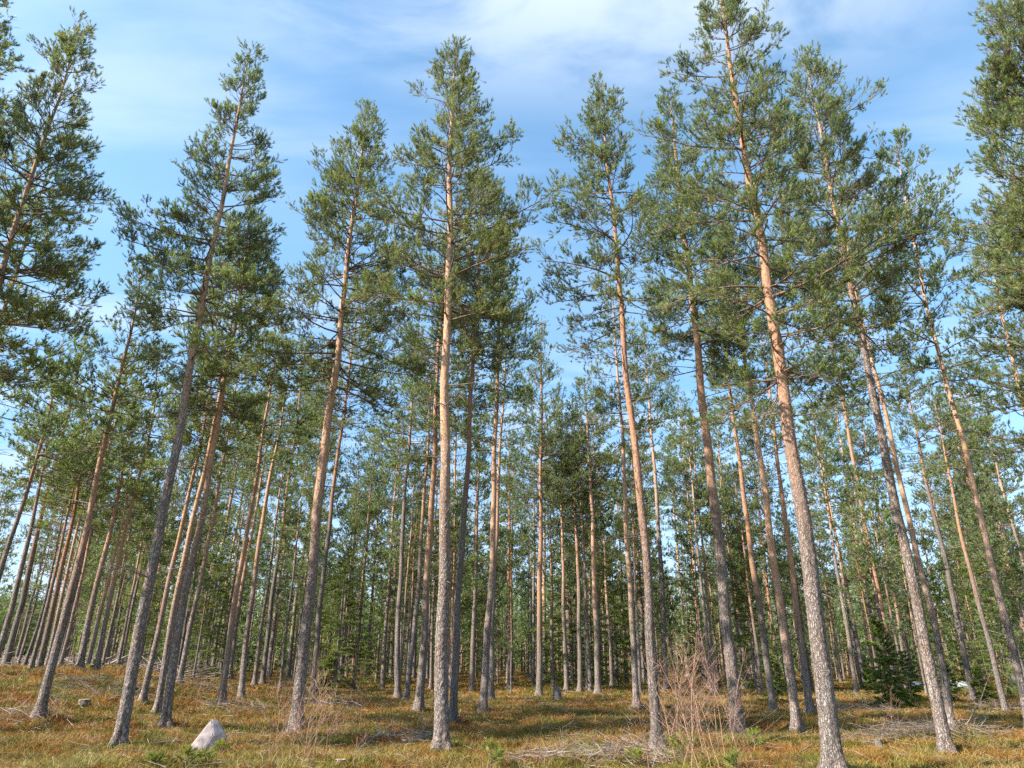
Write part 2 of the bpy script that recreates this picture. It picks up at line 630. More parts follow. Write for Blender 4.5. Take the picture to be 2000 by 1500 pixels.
# ------------------------------------------------------------------ pines
def gen_pine(rng, H, rad, pts, zb, R, upper_z, lod, density=1.0, droop=0.0, lean_side=0.0, tuft=1.0, prof_e=0.62, arms=()):
    """H height, rad radius at breast height, pts [(z,x,y)] axis points, zb height of the lowest green
    branches, R crown radius, upper_z height where bark turns orange, lod 0 (near) .. 2 (far).
    returns dict part name -> mesh"""
    pts = np.array(sorted(pts), float)
    zk, xk, yk = pts[:, 0], pts[:, 1], pts[:, 2]
    deg = min(len(zk) - 1, 3)
    cx = np.polyfit(zk, xk, deg)
    ph1, ph2 = rng.uniform(0, 6.28, 2)
    wob = 0.028 * min(1, H / 15)

    def ax(z):
        z = np.asarray(z, float)
        k = np.clip(z / 2.5, 0, 1)
        x = np.polyval(cx, z) + wob * np.sin(z * 0.9 + ph1) * k + 0.5 * wob * np.sin(z * 2.1 + ph2) * k
        y = np.interp(z, zk, yk) + wob * np.sin(z * 0.8 + ph2) * k
        return np.stack([x, y, z], -1)

    def rr(z):
        t = np.clip(z / H, 0, 1)
        base = rad * 1.05 * np.maximum(1 - t, 0) ** 0.62
        base = base + rad * (0.80 * np.exp(-z / 0.15) + 0.12 * np.exp(-z / 0.9))
        return np.maximum(base, 0.008)

    # --- trunk
    K = (64, 34, 22)[lod]
    S = (28, 12, 8)[lod]
    if lod == 0:
        zz = np.concatenate([np.linspace(-0.25, 5.0, 130)[:-1], np.linspace(5.0, H, 110)])
    else:
        zz = np.concatenate([np.linspace(-0.25, 0.6, 7)[:-1], np.linspace(0.6, H, K - 6)])
    th = np.linspace(0, 2 * math.pi, S, endpoint=False)
    C = ax(np.maximum(zz, 0))
    C[:, 2] = zz
    lob = 1 + 0.24 * np.exp(-np.maximum(zz, 0) / 0.25)[:, None] * np.sin(th * 4 + ph1)[None, :] \
        + 0.035 * rng.normal(size=(len(zz), S))
    r = rr(np.maximum(zz, 0))[:, None] * lob
    V = np.stack([C[:, None, 0] + r * np.cos(th), C[:, None, 1] + r * np.sin(th), np.repeat(zz[:, None], S, 1)], -1)
    upa = smooth(np.repeat(zz[:, None], S, 1), upper_z - 2.2, upper_z + 3.2).ravel()
    i = np.arange(len(zz) - 1)[:, None] * S
    s = np.arange(S)[None, :]
    Fq = np.stack([i + s, i + (s + 1) % S, i + S + (s + 1) % S, i + S + s], -1).reshape(-1, 4)
    trunk_g = [(V.reshape(-1, 3), Fq, M_BARK, {'upper': upa}, True)]
    out = {}

    # --- live branches
    sp = (0.36, 0.44, 0.58)[lod]
    wz = np.arange(zb, H - 0.35, sp)
    wz = wz + rng.uniform(-0.1, 0.1, len(wz))
    nb = rng.integers(4, 8, len(wz))
    bz = np.repeat(wz, nb) + rng.uniform(-0.08, 0.08, nb.sum())
    s_ = (bz - zb) / (H - zb)
    keep = rng.random(len(bz)) < np.clip(0.55 + 1.7 * s_, 0, 1) * np.clip(density + 0.3 * s_, 0, 1.0)
    bz, s_ = bz[keep], s_[keep]
    NA = len(arms)
    if NA:
        bz = np.concatenate([bz, [a[0] for a in arms]])
        s_ = (bz - zb) / (H - zb)
    NB = len(bz)
    az = rng.uniform(0, 2 * math.pi, NB)
    if NA:
        az[-NA:] = [a[1] for a in arms]
    # some sectors of the crown are thin, others carry big limbs: an uneven outline
    sect = 0.62 + 0.72 * vnoise(az * 1.1 + 40 * rng.random(), bz * 0.75)
    prof = np.minimum(1, 0.62 + 1.7 * s_) * (1 - s_) ** prof_e * 1.12
    L = R * prof * sect * rng.uniform(0.62, 1.12, NB)
    big = rng.random(NB) < 0.06
    L = np.where(big, L * 1.3, L)
    if lean_side:
        L = L * (1 + lean_side * np.cos(az))
    L = np.maximum(L, 0.3)
    if NA:
        L[-NA:] = [a[2] for a in arms]
    e0 = np.radians(-2 - droop * 18 + 52 * s_ ** 0.9 + rng.normal(0, 9, NB))
    if NA:
        e0[-NA:] = np.radians([a[3] for a in arms])
    cur = rng.uniform(0.02, 0.26, NB) - 0.28 * (1 - s_) * droop
    wig = rng.normal(0, 0.07, NB)
    hx = np.stack([np.cos(az), np.sin(az), 0 * az], -1)
    sx = np.stack([-np.sin(az), np.cos(az), 0 * az], -1)
    A = ax(bz)
    A = A + hx * (rr(bz) * 0.5)[:, None]

    def P(b, u):
        u = u[..., None]
        Lb = L[b][..., None]
        return A[b] + Lb * (u * (np.cos(e0[b])[..., None] * hx[b]) + sx[b] * wig[b][..., None] * np.sin(u * 3.6)) + \
            np.array([0, 0, 1.0]) * Lb * (u * np.sin(e0[b])[..., None] + cur[b][..., None] * u * u)

    K1 = (7, 5, 4)[lod]
    u1 = np.broadcast_to(np.linspace(0, 1, K1), (NB, K1))
    p1 = P(np.repeat(np.arange(NB)[:, None], K1, 1), u1)
    jit = rng.normal(0, 0.02, p1.shape) * u1[..., None]
    p1 = p1 + jit
    r1 = (0.0075 + 0.0095 * L)[:, None] * (1 - 0.8 * u1)
    parts = [tubes(p1, r1, (5, 4, 3)[lod])]

    # --- second order
    n2 = np.maximum((L / (0.17, 0.25, 0.36)[lod]).astype(int) + 2, 2)
    b2 = np.repeat(np.arange(NB), n2)
    M2 = len(b2)
    u2 = rng.uniform(0, 1, M2) ** 0.75
    u2 = 0.22 + 0.78 * u2
    side = np.where(rng.random(M2) < 0.5, -1.0, 1.0)
    l2 = (0.52 * L[b2] * (1.08 - u2) + 0.16) * rng.uniform(0.6, 1.2, M2)
    l2 = np.minimum(l2, 1.15)
    st = P(b2, u2)
    eps = 0.03
    tang = norm(P(b2, np.minimum(u2 + eps, 1.0)) - P(b2, np.minimum(u2 + eps, 1.0) - eps))
    ang = rng.uniform(0.5, 1.05, M2)
    sidev = norm(np.cross(tang, np.array([0, 0, 1.0])))
    d2 = norm(tang * np.cos(ang)[:, None] + sidev * (side * np.sin(ang))[:, None] + np.array([0, 0, 1.0]) * rng.normal(0.10 + 0.25 * s_[b2] - 0.2 * droop, 0.22, M2)[:, None])
    c2 = rng.uniform(0.0, 0.35, M2)

    def Q(i, v):
        v = v[..., None]
        l = l2[i][..., None]
        return st[i] + d2[i] * l * v + np.array([0, 0, 1.0]) * l * c2[i][..., None] * v * v

    K2 = (4, 3, 2)[lod]
    v2 = np.broadcast_to(np.linspace(0, 1, K2), (M2, K2))
    p2 = Q(np.repeat(np.arange(M2)[:, None], K2, 1), v2)
    rr2 = (0.0035 + 0.0045 * l2)[:, None] * (1 - 0.65 * v2) * (1, 1.15, 1.5)[lod]
    parts.append(tubes(p2, rr2, 3))

    # --- third order, each ending in a needle brush
    n3 = np.maximum((l2 / (0.054, 0.082, 0.125)[lod] * rng.uniform(0.7, 1.2, M2)).astype(int) + 2, 2)
    b3 = np.repeat(np.arange(M2), n3)
    M3 = len(b3)
    v3 = 0.12 + 0.88 * rng.uniform(0, 1, M3) ** 0.7
    a3 = Q(b3, v3)
    t3 = norm(d2[b3] + np.array([0, 0, 1.0]) * (2 * c2[b3] * v3)[:, None])
    d3 = norm(t3 * 0.8 + rng.normal(0, 0.50, (M3, 3)) + np.array([0, 0, 0.42]))
    l3 = rng.uniform(0.07, 0.22, M3) * (1, 1.1, 1.3)[lod]
    tip = a3 + d3 * l3[:, None]
    # the inside of the crown is bare
    inner = np.linalg.norm((tip - ax(np.clip(tip[:, 2], 0, H)))[:, :2], axis=1) / (R * np.maximum(prof[b2[b3]], 0.2))
    live = rng.random(M3) < np.clip(0.2 + 1.7 * inner + 0.8 * s_[b2[b3]] ** 2, 0, 1)
    live &= vnoise(tip[:, 0] * 1.5 + 60, tip[:, 2] * 1.8 + tip[:, 1] * 1.3) > 0.2
    if lod == 0:
        k3 = np.stack([a3, a3 + d3 * (l3 * 0.55)[:, None], tip], 1)
        rad3 = np.tile(np.array([0.0030, 0.0025, 0.0018]), (M3, 1))
        sel = live | (rng.random(M3) < 0.35)
        parts.append(tubes(k3[sel], rad3[sel], 3))
    v, f = join_vf(parts)
    limb_g = (v, f, M_LIMB, {}, True)
    dirs = norm(d3 + np.array([0, 0, 0.35]))
    top = ax(np.array([H - 0.05, H - 0.2, H - 0.33]))
    tp = np.concatenate([tip[live] - dirs[live] * 0.05, top])
    td = np.concatenate([dirs[live], np.tile([0, 0, 1.0], (3, 1))])
    nbld = (24, 18, 13)[lod]
    v, f, tint = blades(rng, tp, td, (0.12, 0.14, 0.18)[lod], nbld, (0.072, 0.090, 0.125)[lod] * tuft,
                        (0.0106, 0.0185, 0.034)[lod] * tuft, (0.3, 0.95))
    if lod == 0:
        out['branches'] = mesh_np('branches', limb_g[0], limb_g[1], M_LIMB, None, True)
        out['crown'] = mesh_np('crown', v, f, M_NEEDLE, {'tint': tint})
    else:
        out['crown'] = mesh_multi('crown', [(v, f, M_NEEDLE, {'tint': tint}, False), limb_g])

    # --- dead stubs and a few long bare branches below the crown
    nd = (70, 36, 16)[lod]
    dz = zb * (0.30 + 0.75 * rng.random(nd) ** 0.7)
    da = rng.uniform(0, 2 * math.pi, nd)
    rel = np.clip((dz / zb - 0.55) / 0.5, 0, 1)
    longb = rng.random(nd) < 0.03 + 0.35 * rel ** 1.5
    dl = np.where(longb, rng.uniform(0.5, 1.0, nd) * R * 0.85, rng.uniform(0.06, 0.28, nd))
    hx = np.stack([np.cos(da), np.sin(da), 0 * da], -1)
    Kd = 5
    uu = np.linspace(0, 1, Kd)
    sl = rng.uniform(-0.35, 0.25, nd)
    cv = rng.uniform(-0.35, 0.15, nd)
    base = ax(dz) + hx * (rr(dz) * 0.8)[:, None]
    pd = base[:, None, :] + hx[:, None, :] * (dl[:, None] * uu)[..., None] + \
        np.array([0, 0, 1.0]) * (dl[:, None] * (sl[:, None] * uu + cv[:, None] * uu ** 2))[..., None] + \
        rng.normal(0, 0.03, (nd, Kd, 3)) * (dl[:, None] * uu)[..., None]
    rd = (0.008 + 0.005 * np.minimum(dl, 1.5))[:, None] * (1 - 0.7 * uu)
    parts = [tubes(pd, rd, 4)]
    li = np.where(longb)[0]
    if len(li):
        ntw = 7
        k = np.repeat(li, ntw)
        ut = rng.uniform(0.25, 1, len(k))
        b0 = pd[k, 0] + (pd[k, 2] - pd[k, 0]) * np.minimum(ut / 0.5, 1)[:, None] + (pd[k, 4] - pd[k, 2]) * np.clip(ut / 0.5 - 1, 0, 1)[:, None]
        dd = norm(hx[k] * 0.9 + rng.normal(0, 0.45, (len(k), 3)))
        ll = rng.uniform(0.15, 0.5, len(k))
        q = np.stack([b0, b0 + dd * ll[:, None] * 0.5, b0 + dd * ll[:, None] + np.array([0, 0, -0.05])], 1)
        rq = np.tile(np.array([0.0035, 0.0028, 0.0018]), (len(k), 1)) * (1, 1.3, 1.8)[lod]
        parts.append(tubes(q, rq, 4))
    v, f = join_vf(parts)
    trunk_g.append((v, f, M_DEAD, {}, True))
    out['trunk'] = mesh_multi('trunk', trunk_g)
    return out


def put_pine(name, loc, parts, label, group=None, cat='pine tree'):
    e = empty(name, loc, label, cat, group)
    for k in ('trunk', 'branches', 'crown'):
        if k in parts:
            link(k, parts[k], e)
    return e


# base x, base y, trunk width, points on the trunk, top, crown bottom y, crown half width, bark turn y, opts, label
G = 'tall pines along the front edge of the stand'
TREES = [
 (232, 1460, 25, [(296, 1100), (380, 700), (425, 420)], (490, 98), 640, 135, 780, dict(g=G, pe=0.95, arms=[(345, -1, 125, 30), (480, -1, 190, 12), (510, -1, 150, 0), (420, 1, 90, 15), (560, 1, 120, 0)]), 'tall leaning pine with dark grey lower trunk, just left of the pink boulder'),
 (862, 1465, 26, [(866, 1100), (874, 600)], (888, 76), 610, 135, 980, dict(g=G, pe=0.75, arms=[(200, -1, 90, 25), (305, 1, 140, 22), (235, 1, 85, 30), (345, 1, 130, 10), (330, -1, 100, 10), (420, 1, 120, 5)]), 'tall straight pine with orange upper trunk, the biggest near the middle'),
 (1630, 1512, 37, [(1577, 1100), (1508, 600), (1455, 300)], (1398, -45), 640, 150, 960, dict(g=G, pe=0.6, arms=[(150, -1, 130, 12), (75, 1, 105, 30), (185, 1, 120, 20), (290, -1, 200, 12), (345, 1, 150, 12), (480, 1, 100, 20), (560, -1, 190, 0), (430, -1, 170, -5)]), 'thickest trunked pine, foot at the bottom edge, crown reaching the top edge'),
 (1850, 1470, 25, [(1772, 1100), (1673, 600), (1630, 417)], (1575, 112), 560, 115, 600, dict(g=G, pe=0.6, arms=[(245, 1, 135, 25), (185, 1, 80, 40), (320, 1, 140, 15), (400, 1, 120, 5), (400, -1, 120, 5)]), 'tall pine with long pale grey trunk, next big one right of the thickest trunk'),
 (1284, 1462, 19, [(1260, 1100), (1213, 600)], (1178, 158), 560, 118, 1080, dict(g=G, arms=[(300, -1, 105, 22), (390, -1, 115, 15), (465, -1, 125, 8), (545, -1, 125, -8), (600, -1, 100, -15)], dens=0.75, ls=-0.25), 'tall slim pine with pale trunk rising from the left side of the red birch saplings'),
 (577, 1432, 23, [(609, 1100), (670, 600), (690, 420)], (717, 205), 690, 140, 1050, dict(g=G, pe=0.8, arms=[(440, -1, 140, 15), (420, 1, 110, 15), (560, -1, 120, -5), (600, 1, 110, -12)]), 'tall pine with orange trunk whose foot stands in the pale birch saplings'),
 (1444, 1437, 24, [(1407, 1100), (1353, 600)], (1305, 180), 640, 108, 1000, dict(g=G), 'tall pine with dark grey foot standing right behind the red birch saplings'),
 (75, 1402, 19, [(152, 1100), (203, 870), (240, 717)], (283, 500), 830, 85, 1120, dict(g=G), 'leaning pine at the left with pale flared foot, second big trunk from the left edge'),
 (323, 1415, 17, [(373, 1100), (413, 900), (433, 783)], (487, 385), 760, 95, 1050, {}, 'pine with rough mossy foot, front one of the close pair behind the boulder'),
 (307, 1393, 13, [(358, 1100), (400, 917), (427, 783)], (462, 470), 760, 80, 1200, {}, 'reddish pine close against the left side of the mossy-footed trunk'),
 (277, 1375, 12, [(339, 1100), (380, 917), (397, 833)], (432, 620), 850, 70, 1200, {}, 'thin pine just right of the foot of the dark leaning trunk'),
 (432, 1375, 13, [(472, 1100), (497, 950), (519, 820)], (548, 620), 830, 68, 1250, {}, 'pine with dark foot behind and right of the boulder, left one of two'),
 (471, 1367, 12, [(500, 1100), (533, 917), (545, 833)], (575, 660), 840, 62, 1150, {}, 'slim pine with pale orange upper trunk, right one of two behind the boulder'),
 (349, 1338, 11, [(397, 1100), (433, 933), (443, 850)], (468, 690), 870, 62, 1120, {}, 'bent thin pine between the close pair and the boulder pines, foot behind slash'),
 (388, 1312, 11, [(429, 1100), (450, 983)], (486, 770), 930, 60, 1100, {}, 'dark thin pine standing on the crest right of the bent thin pine'),
 (415, 1310, 8, [(449, 1100), (470, 985)], (497, 800), 960, 52, 1150, {}, 'very thin knotty pine on the crest right of the dark thin one'),
 (449, 1326, 9, [(481, 1100), (502, 985)], (530, 740), 900, 56, 1180, {}, 'orange trunk tucked right behind the left boulder pine'),
 (512, 1337, 10, [(541, 1100), (567, 917)], (598, 660), 860, 60, 1080, {}, 'dark slim pine left of the trunk in the pale saplings, front one'),
 (525, 1321, 8, [(552, 1090), (573, 950)], (602, 740), 900, 52, 1150, {}, 'thin orange pine leaning close behind the dark slim one'),
 (563, 1325, 9, [(589, 1100), (617, 933)], (646, 700), 880, 58, 1050, {}, 'dark thin pine immediately left of the orange trunk in the pale saplings'),
 (612, 1352, 11, [(634, 1100), (657, 917), (672, 800)], (704, 560), 780, 78, 1020, {}, 'slim pine immediately right of the orange trunk in the pale saplings'),
 (693, 1327, 7, [(713, 1100), (722, 1000)], (733, 850), 1000, 50, 1200, {}, 'reddish thin pine in front of the dark spruce left of centre'),
 (717, 1327, 7, [(731, 1100), (738, 1000)], (748, 875), 1010, 46, 1050, {}, 'dark thin straight pine right of the dark spruce left of centre'),
 (676, 1321, 5, [(690, 1100)], (706, 830), 1010, 46, 1200, {}, 'spindly knotty pine in front of the dark spruce left of centre'),
 (763, 1324, 7, [(772, 1100)], (786, 800), 960, 48, 1150, {}, 'knotty thin pine just left of the grey slim trunk left of centre'),
 (777, 1365, 11, [(783, 1100), (795, 917)], (810, 640), 850, 68, 900, {}, 'straight grey slim pine with bare sky gap left of its crown'),
 (793, 1368, 10, [(820, 1100), (833, 900)], (852, 640), 860, 60, 1080, {}, 'pale leaning slim pine with its foot beside the grey slim trunk'),
 (817, 1389, 15, [(838, 1100), (848, 833), (857, 717)], (874, 440), 730, 85, 1180, {}, 'reddish brown pine immediately left of the front centre trunk'),
 (884, 1409, 14, [(899, 1100), (913, 900), (925, 733), (929, 600)], (942, 330), 660, 95, 950, {}, 'pale grey footed pine immediately right of the front centre trunk'),
 (880, 1345, 9, [(884, 1100), (888, 950)], (896, 740), 900, 52, 1300, {}, 'dark red pine glimpsed between the front centre trunk and its grey neighbour'),
 (943, 1389, 14, [(959, 1100), (970, 833), (972, 667)], (985, 440), 700, 78, 1150, {}, 'dark footed pine with orange middle, front one of the pair beside the centre trunks'),
 (959, 1371, 11, [(966, 1100), (976, 900)], (990, 640), 860, 60, 1100, {}, 'pine half hidden behind the right side of the dark footed one'),
 (924, 1327, 6, [(926, 1100)], (932, 890), 1010, 42, 1200, {}, 'thin far pine left of the dark footed pair'),
 (999, 1334, 7, [(999, 1100)], (1003, 900), 1020, 44, 1200, {}, 'thin dark pine between the dark footed pair and the stump'),
 (1053, 1359, 11, [(1055, 1100), (1057, 867)], (1057, 618), 900, 78, 1230, dict(cone=1, pe=1.0), 'straight pine with pointed conical crown in the sky gap, left of the stump'),
 (1064, 1330, 8, [(1063, 1100)], (1068, 850), 990, 46, 1250, {}, 'thin pine right behind the straight one with conical crown'),
 (1107, 1351, 8, [(1099, 1100), (1097, 983)], (1094, 790), 960, 52, 1150, {}, 'slim dark pine just right of the stump'),
 (1133, 1353, 9, [(1128, 1100), (1123, 980)], (1118, 780), 960, 54, 1150, {}, 'slim grey pine second to the right of the stump'),
 (1168, 1356, 11, [(1160, 1100), (1150, 883)], (1140, 735), 900, 66, 1200, {}, 'red barked pine right of the stump, front one of two in line'),
 (1173, 1340, 8, [(1167, 1090)], (1158, 800), 990, 46, 1200, {}, 'thin pine peeping out behind the red barked one'),
 (1244, 1381, 12, [(1228, 1100), (1217, 900), (1205, 700)], (1192, 560), 790, 70, 1180, dict(dens=0.8), 'slim pine with bright orange trunk immediately left of the pale front one'),
 (1257, 1328, 8, [(1246, 1100)], (1230, 820), 980, 48, 1200, {}, 'dark thin pine behind the bright orange slim trunk'),
 (1300, 1348, 11, [(1290, 1100), (1277, 883), (1268, 800)], (1256, 630), 850, 70, 1000, {}, 'straight dark pine immediately right of the pale front one'),
 (1344, 1322, 7, [(1325, 1100)], (1306, 850), 1000, 50, 1150, {}, 'thin pine behind the tips of the red saplings, left one'),
 (1378, 1330, 9, [(1355, 1100), (1340, 923)], (1324, 760), 930, 58, 1200, {}, 'orange slim pine behind the middle of the red saplings'),
 (1455, 1335, 10, [(1427, 1100), (1412, 960)], (1395, 800), 960, 56, 1220, {}, 'thin reddish pine behind the dark footed trunk of the red saplings'),
 (1511, 1392, 14, [(1470, 1083), (1443, 917), (1428, 767)], (1402, 540), 760, 78, 1180, {}, 'pale footed pine midway between the red saplings and the thickest trunk'),
 (1557, 1424, 17, [(1511, 1090), (1473, 817), (1450, 650)], (1420, 400), 690, 95, 1250, dict(), 'bright orange pine with mossy foot, close left of the thickest trunk'),
 (1583, 1393, 14, [(1543, 1090), (1517, 883)], (1488, 640), 830, 68, 1250, {}, 'reddish pine partly hidden directly behind the left side of the thickest trunk'),
 (1523, 1345, 7, [(1500, 1150), (1483, 1000)], (1462, 800), 950, 50, 1250, {}, 'thin reddish pine seen between the pale footed and mossy footed ones'),
 (1687, 1341, 9, [(1644, 1100), (1623, 1000)], (1598, 800), 940, 56, 1180, {}, 'slim dark pine leaning left, midway between thickest trunk and small dark spruce'),
 (1718, 1338, 11, [(1680, 1090), (1660, 977)], (1630, 760), 900, 60, 1100, {}, 'dark grey slim pine just left of the small dark spruce'),
 (1758, 1352, 13, [(1702, 1090), (1670, 917), (1640, 750)], (1606, 575), 740, 72, 1300, {}, 'bright orange pine rising right behind the small dark spruce'),
 (1779, 1340, 10, [(1736, 1100), (1712, 980)], (1680, 790), 930, 56, 1220, {}, 'reddish slim pine rising right of the small dark spruce'),
 (1860, 1427, 15, [(1797, 1095), (1753, 917), (1713, 750), (1687, 633)], (1632, 340), 640, 80, 1130, {}, 'orange pine close behind the long pale grey trunk'),
 (1902, 1371, 13, [(1844, 1090), (1807, 927)], (1765, 720), 860, 70, 950, {}, 'straight dark grey pine with young green spruces on either side'),
 (1966, 1393, 12, [(1892, 1100), (1860, 960)], (1822, 760), 880, 66, 1150, {}, 'dark footed pine left of the bare curved stick at the right'),
 (2012, 1432, 17, [(1940, 1095), (1890, 917), (1850, 750), (1817, 617)], (1752, 275), 640, 115, 1090, dict(g=G, arms=[(420, 1, 120, 35), (480, 1, 100, 25), (330, -1, 60, 50)], dens=0.62), 'pine with pale knotty lower trunk and thin open crown near the right edge'),
 (1927, 1322, 9, [(1876, 1100), (1868, 1060)], (1838, 850), 990, 54, 1330, {}, 'sunlit orange slim pine rising from the young spruce at the right'),
 (2022, 1330, 11, [(1963, 1100), (1927, 967)], (1885, 740), 900, 62, 1250, {}, 'bright orange pine crossing behind the knotty pale trunk at the right edge'),
 (2553, 1500, 28, [], (1985, 0), 820, 265, 900, dict(g=G, d=15.5, pe=0.45, arms=[(160, -1, 100, 25), (240, -1, 170, 15), (330, -1, 210, 5), (430, -1, 240, 8), (520, -1, 240, 2), (600, -1, 270, 0), (200, -1, 130, 20), (285, -1, 190, 10), (380, -1, 220, 5), (480, -1, 250, 4), (560, -1, 250, 0), (650, -1, 270, 0), (120, -1, 70, 30), (410, -1, 200, -5), (460, -1, 210, -5), (540, -1, 260, -8), (700, -1, 280, 0)]), 'big pine outside the right edge, only its dense crown in view'),
 (2180, 1395, 20, [(1993, 767)], (1925, 440), 780, 115, 1000, dict(g=G), 'pine at the right edge whose crown shows below the biggest crown there'),
 # left
 (-285, 1480, 27, [(17, 493), (77, 300), (120, 167)], (158, 40), 620, 155, 640, dict(g=G, arms=[(200, 1, 85, 25), (150, -1, 90, 40), (300, 1, 90, 10), (420, 1, 120, 5)], d=17.5), 'tall pine with its foot outside the left edge, tallest full crown at upper left'),
 (-268, 1450, 22, [(10, 600), (43, 493)], (95, 330), 760, 150, 700, dict(g=G, d=21), 'second pine leaning in from the left edge, below the tallest crown there'),
 (-665, 1600, 30, [], (15, -115), 560, 130, 700, dict(g=G, d=17, arms=[(30, 1, 55, 30), (75, 1, 80, 20), (125, 1, 100, 10), (160, 1, 105, 5), (195, 1, 110, 0), (100, 1, 85, 25)]), 'pine outside the upper left corner, only branch tips in view'),
 (-62, 1330, 14, [(13, 1093), (50, 950), (107, 767)], (128, 640), 860, 75, 1000, dict(d=27), 'thin dark pine crossing the left edge, outermost trunk there'),
 (-20, 1330, 14, [(11, 1220), (40, 1127), (70, 983)], (104, 800), 920, 66, 980, dict(d=29), 'dark pine at the left edge in front of the far hillside'),
 (55, 1326, 9, [(112, 1100), (133, 1007)], (168, 800), 950, 56, 1150, dict(d=30), 'pale thin pine left of the big flared trunk, standing nearest of the left cluster'),
 (76, 1306, 13, [(123, 1100), (143, 1000)], (180, 780), 950, 56, 1200, dict(d=31), 'thick dark trunk in the tight cluster left of the flared pine'),
 (90, 1306, 9, [(136, 1100), (160, 990)], (190, 850), 980, 48, 1200, dict(d=34), 'red trunk at the right side of the tight left cluster'),
 (45, 1305, 7, [(91, 1159), (112, 1060)], (145, 900), 1010, 44, 1100, dict(d=37), 'dark thin pine at the left side of the tight left cluster'),
 (33, 1305, 6, [(70, 1175)], (108, 1010), 1120, 40, 1100, dict(d=42), 'pale bare thin pine, leftmost standing before the clearing'),
 (116, 1305, 8, [(160, 1124), (182, 1010)], (212, 850), 980, 50, 1180, dict(d=36), 'thin pine lit on one side right behind the flared trunk'),
 (155, 1309, 14, [(203, 1083), (230, 967)], (262, 780), 920, 60, 1150, dict(d=30), 'thick dark pine on the crest, between the flared trunk and the little dark bush'),
 (170, 1306, 8, [(220, 1100), (245, 985)], (272, 830), 960, 52, 1200, dict(d=36), 'reddish thin pine right behind the thick dark crest pine'),
 (189, 1312, 10, [(238, 1067), (273, 933), (287, 860)], (310, 680), 850, 64, 1200, dict(d=30), 'dark slim pine rising behind the little dark bush'),
 (198, 1308, 6, [(232, 1150)], (268, 960), 1040, 44, 1150, dict(d=40), 'very thin pine lit on one side behind the little dark bush'),
 (229, 1306, 7, [(256, 1169)], (296, 950), 1040, 48, 1180, dict(d=41), 'thin pine alone on the crest left of the dark leaning trunk'),
]


def build_trees():
    info = []
    for k, (bx, by, w, mids, top, cb, cr, ty, o, label) in enumerate(TREES):
        rng = np.random.default_rng(1000 + k * 7)
        B = ground_at(bx, by, o.get('d'))
        Y = B[1]
        depth = float(np.dot(B - CAM, fwd)) + 0.3
        T = on_plane(top[0], top[1], Y)
        H = T[2] - B[2]
        pts = [(0, 0, 0)] + [tuple((on_plane(x, y, Y) - B)[[2, 0, 1]]) for x, y in mids] + [(H, T[0] - B[0], 0)]
        zb = on_plane(top[0], cb, Y)[2] - B[2]
        zmid = CAM + ray(top[0], (top[1] + cb) / 2) * (Y / ray(top[0], (top[1] + cb) / 2)[1])
        dm = float(np.dot(zmid - CAM, fwd))
        R = 1.08 * cr * dm / 1340.0
        zb = max(zb - 0.07 * H, 2.5)
        if math.hypot(B[0], B[1]) > 21:
            R *= 1.12
            zb = max(zb - 0.05 * H, 2.5)
        uz = max(on_plane(top[0], ty, Y)[2] - B[2], 1.0)
        rad = w * 0.5 * depth / 1340.0 / math.sqrt(1 + ((bx - 1000) / 1340.0) ** 2)
        dist = math.hypot(B[0], B[1])
        lod = 0 if dist < 21 else (1 if dist < 45 else 2)
        parts = gen_pine(rng, H, rad, pts, zb, R, uz, lod, density=o.get('dens', 0.95), droop=0.35 + 0.3 * rng.random() if not o.get('cone') else 0.0,
                         lean_side=o.get('ls', 0), prof_e=o.get('pe', 0.60 + 0.30 * rng.random()),
                         arms=[(on_plane(top[0], y, Y)[2] - B[2], 0.25 * (k2 % 3 - 1) + (0 if sg > 0 else math.pi), px * dm / 1340.0, el) for k2, (y, sg, px, el) in enumerate(o.get('arms', ()))])
        e = put_pine('pine_tree', B, parts, label, o.get('g', 'pines of the front stand'))
        info.append((round(dist, 1), round(H, 1), round(rad * 2, 2), round(zb, 1), round(R, 2)))
    return info


for t_ in TREES:
    if t_[1] > 1380 and 0 < t_[0] < 2000:
        BUMPS.append(tuple(ground_at(t_[0], t_[1], t_[8].get('d'))[:2]))
make_ground()
INFO = build_trees()


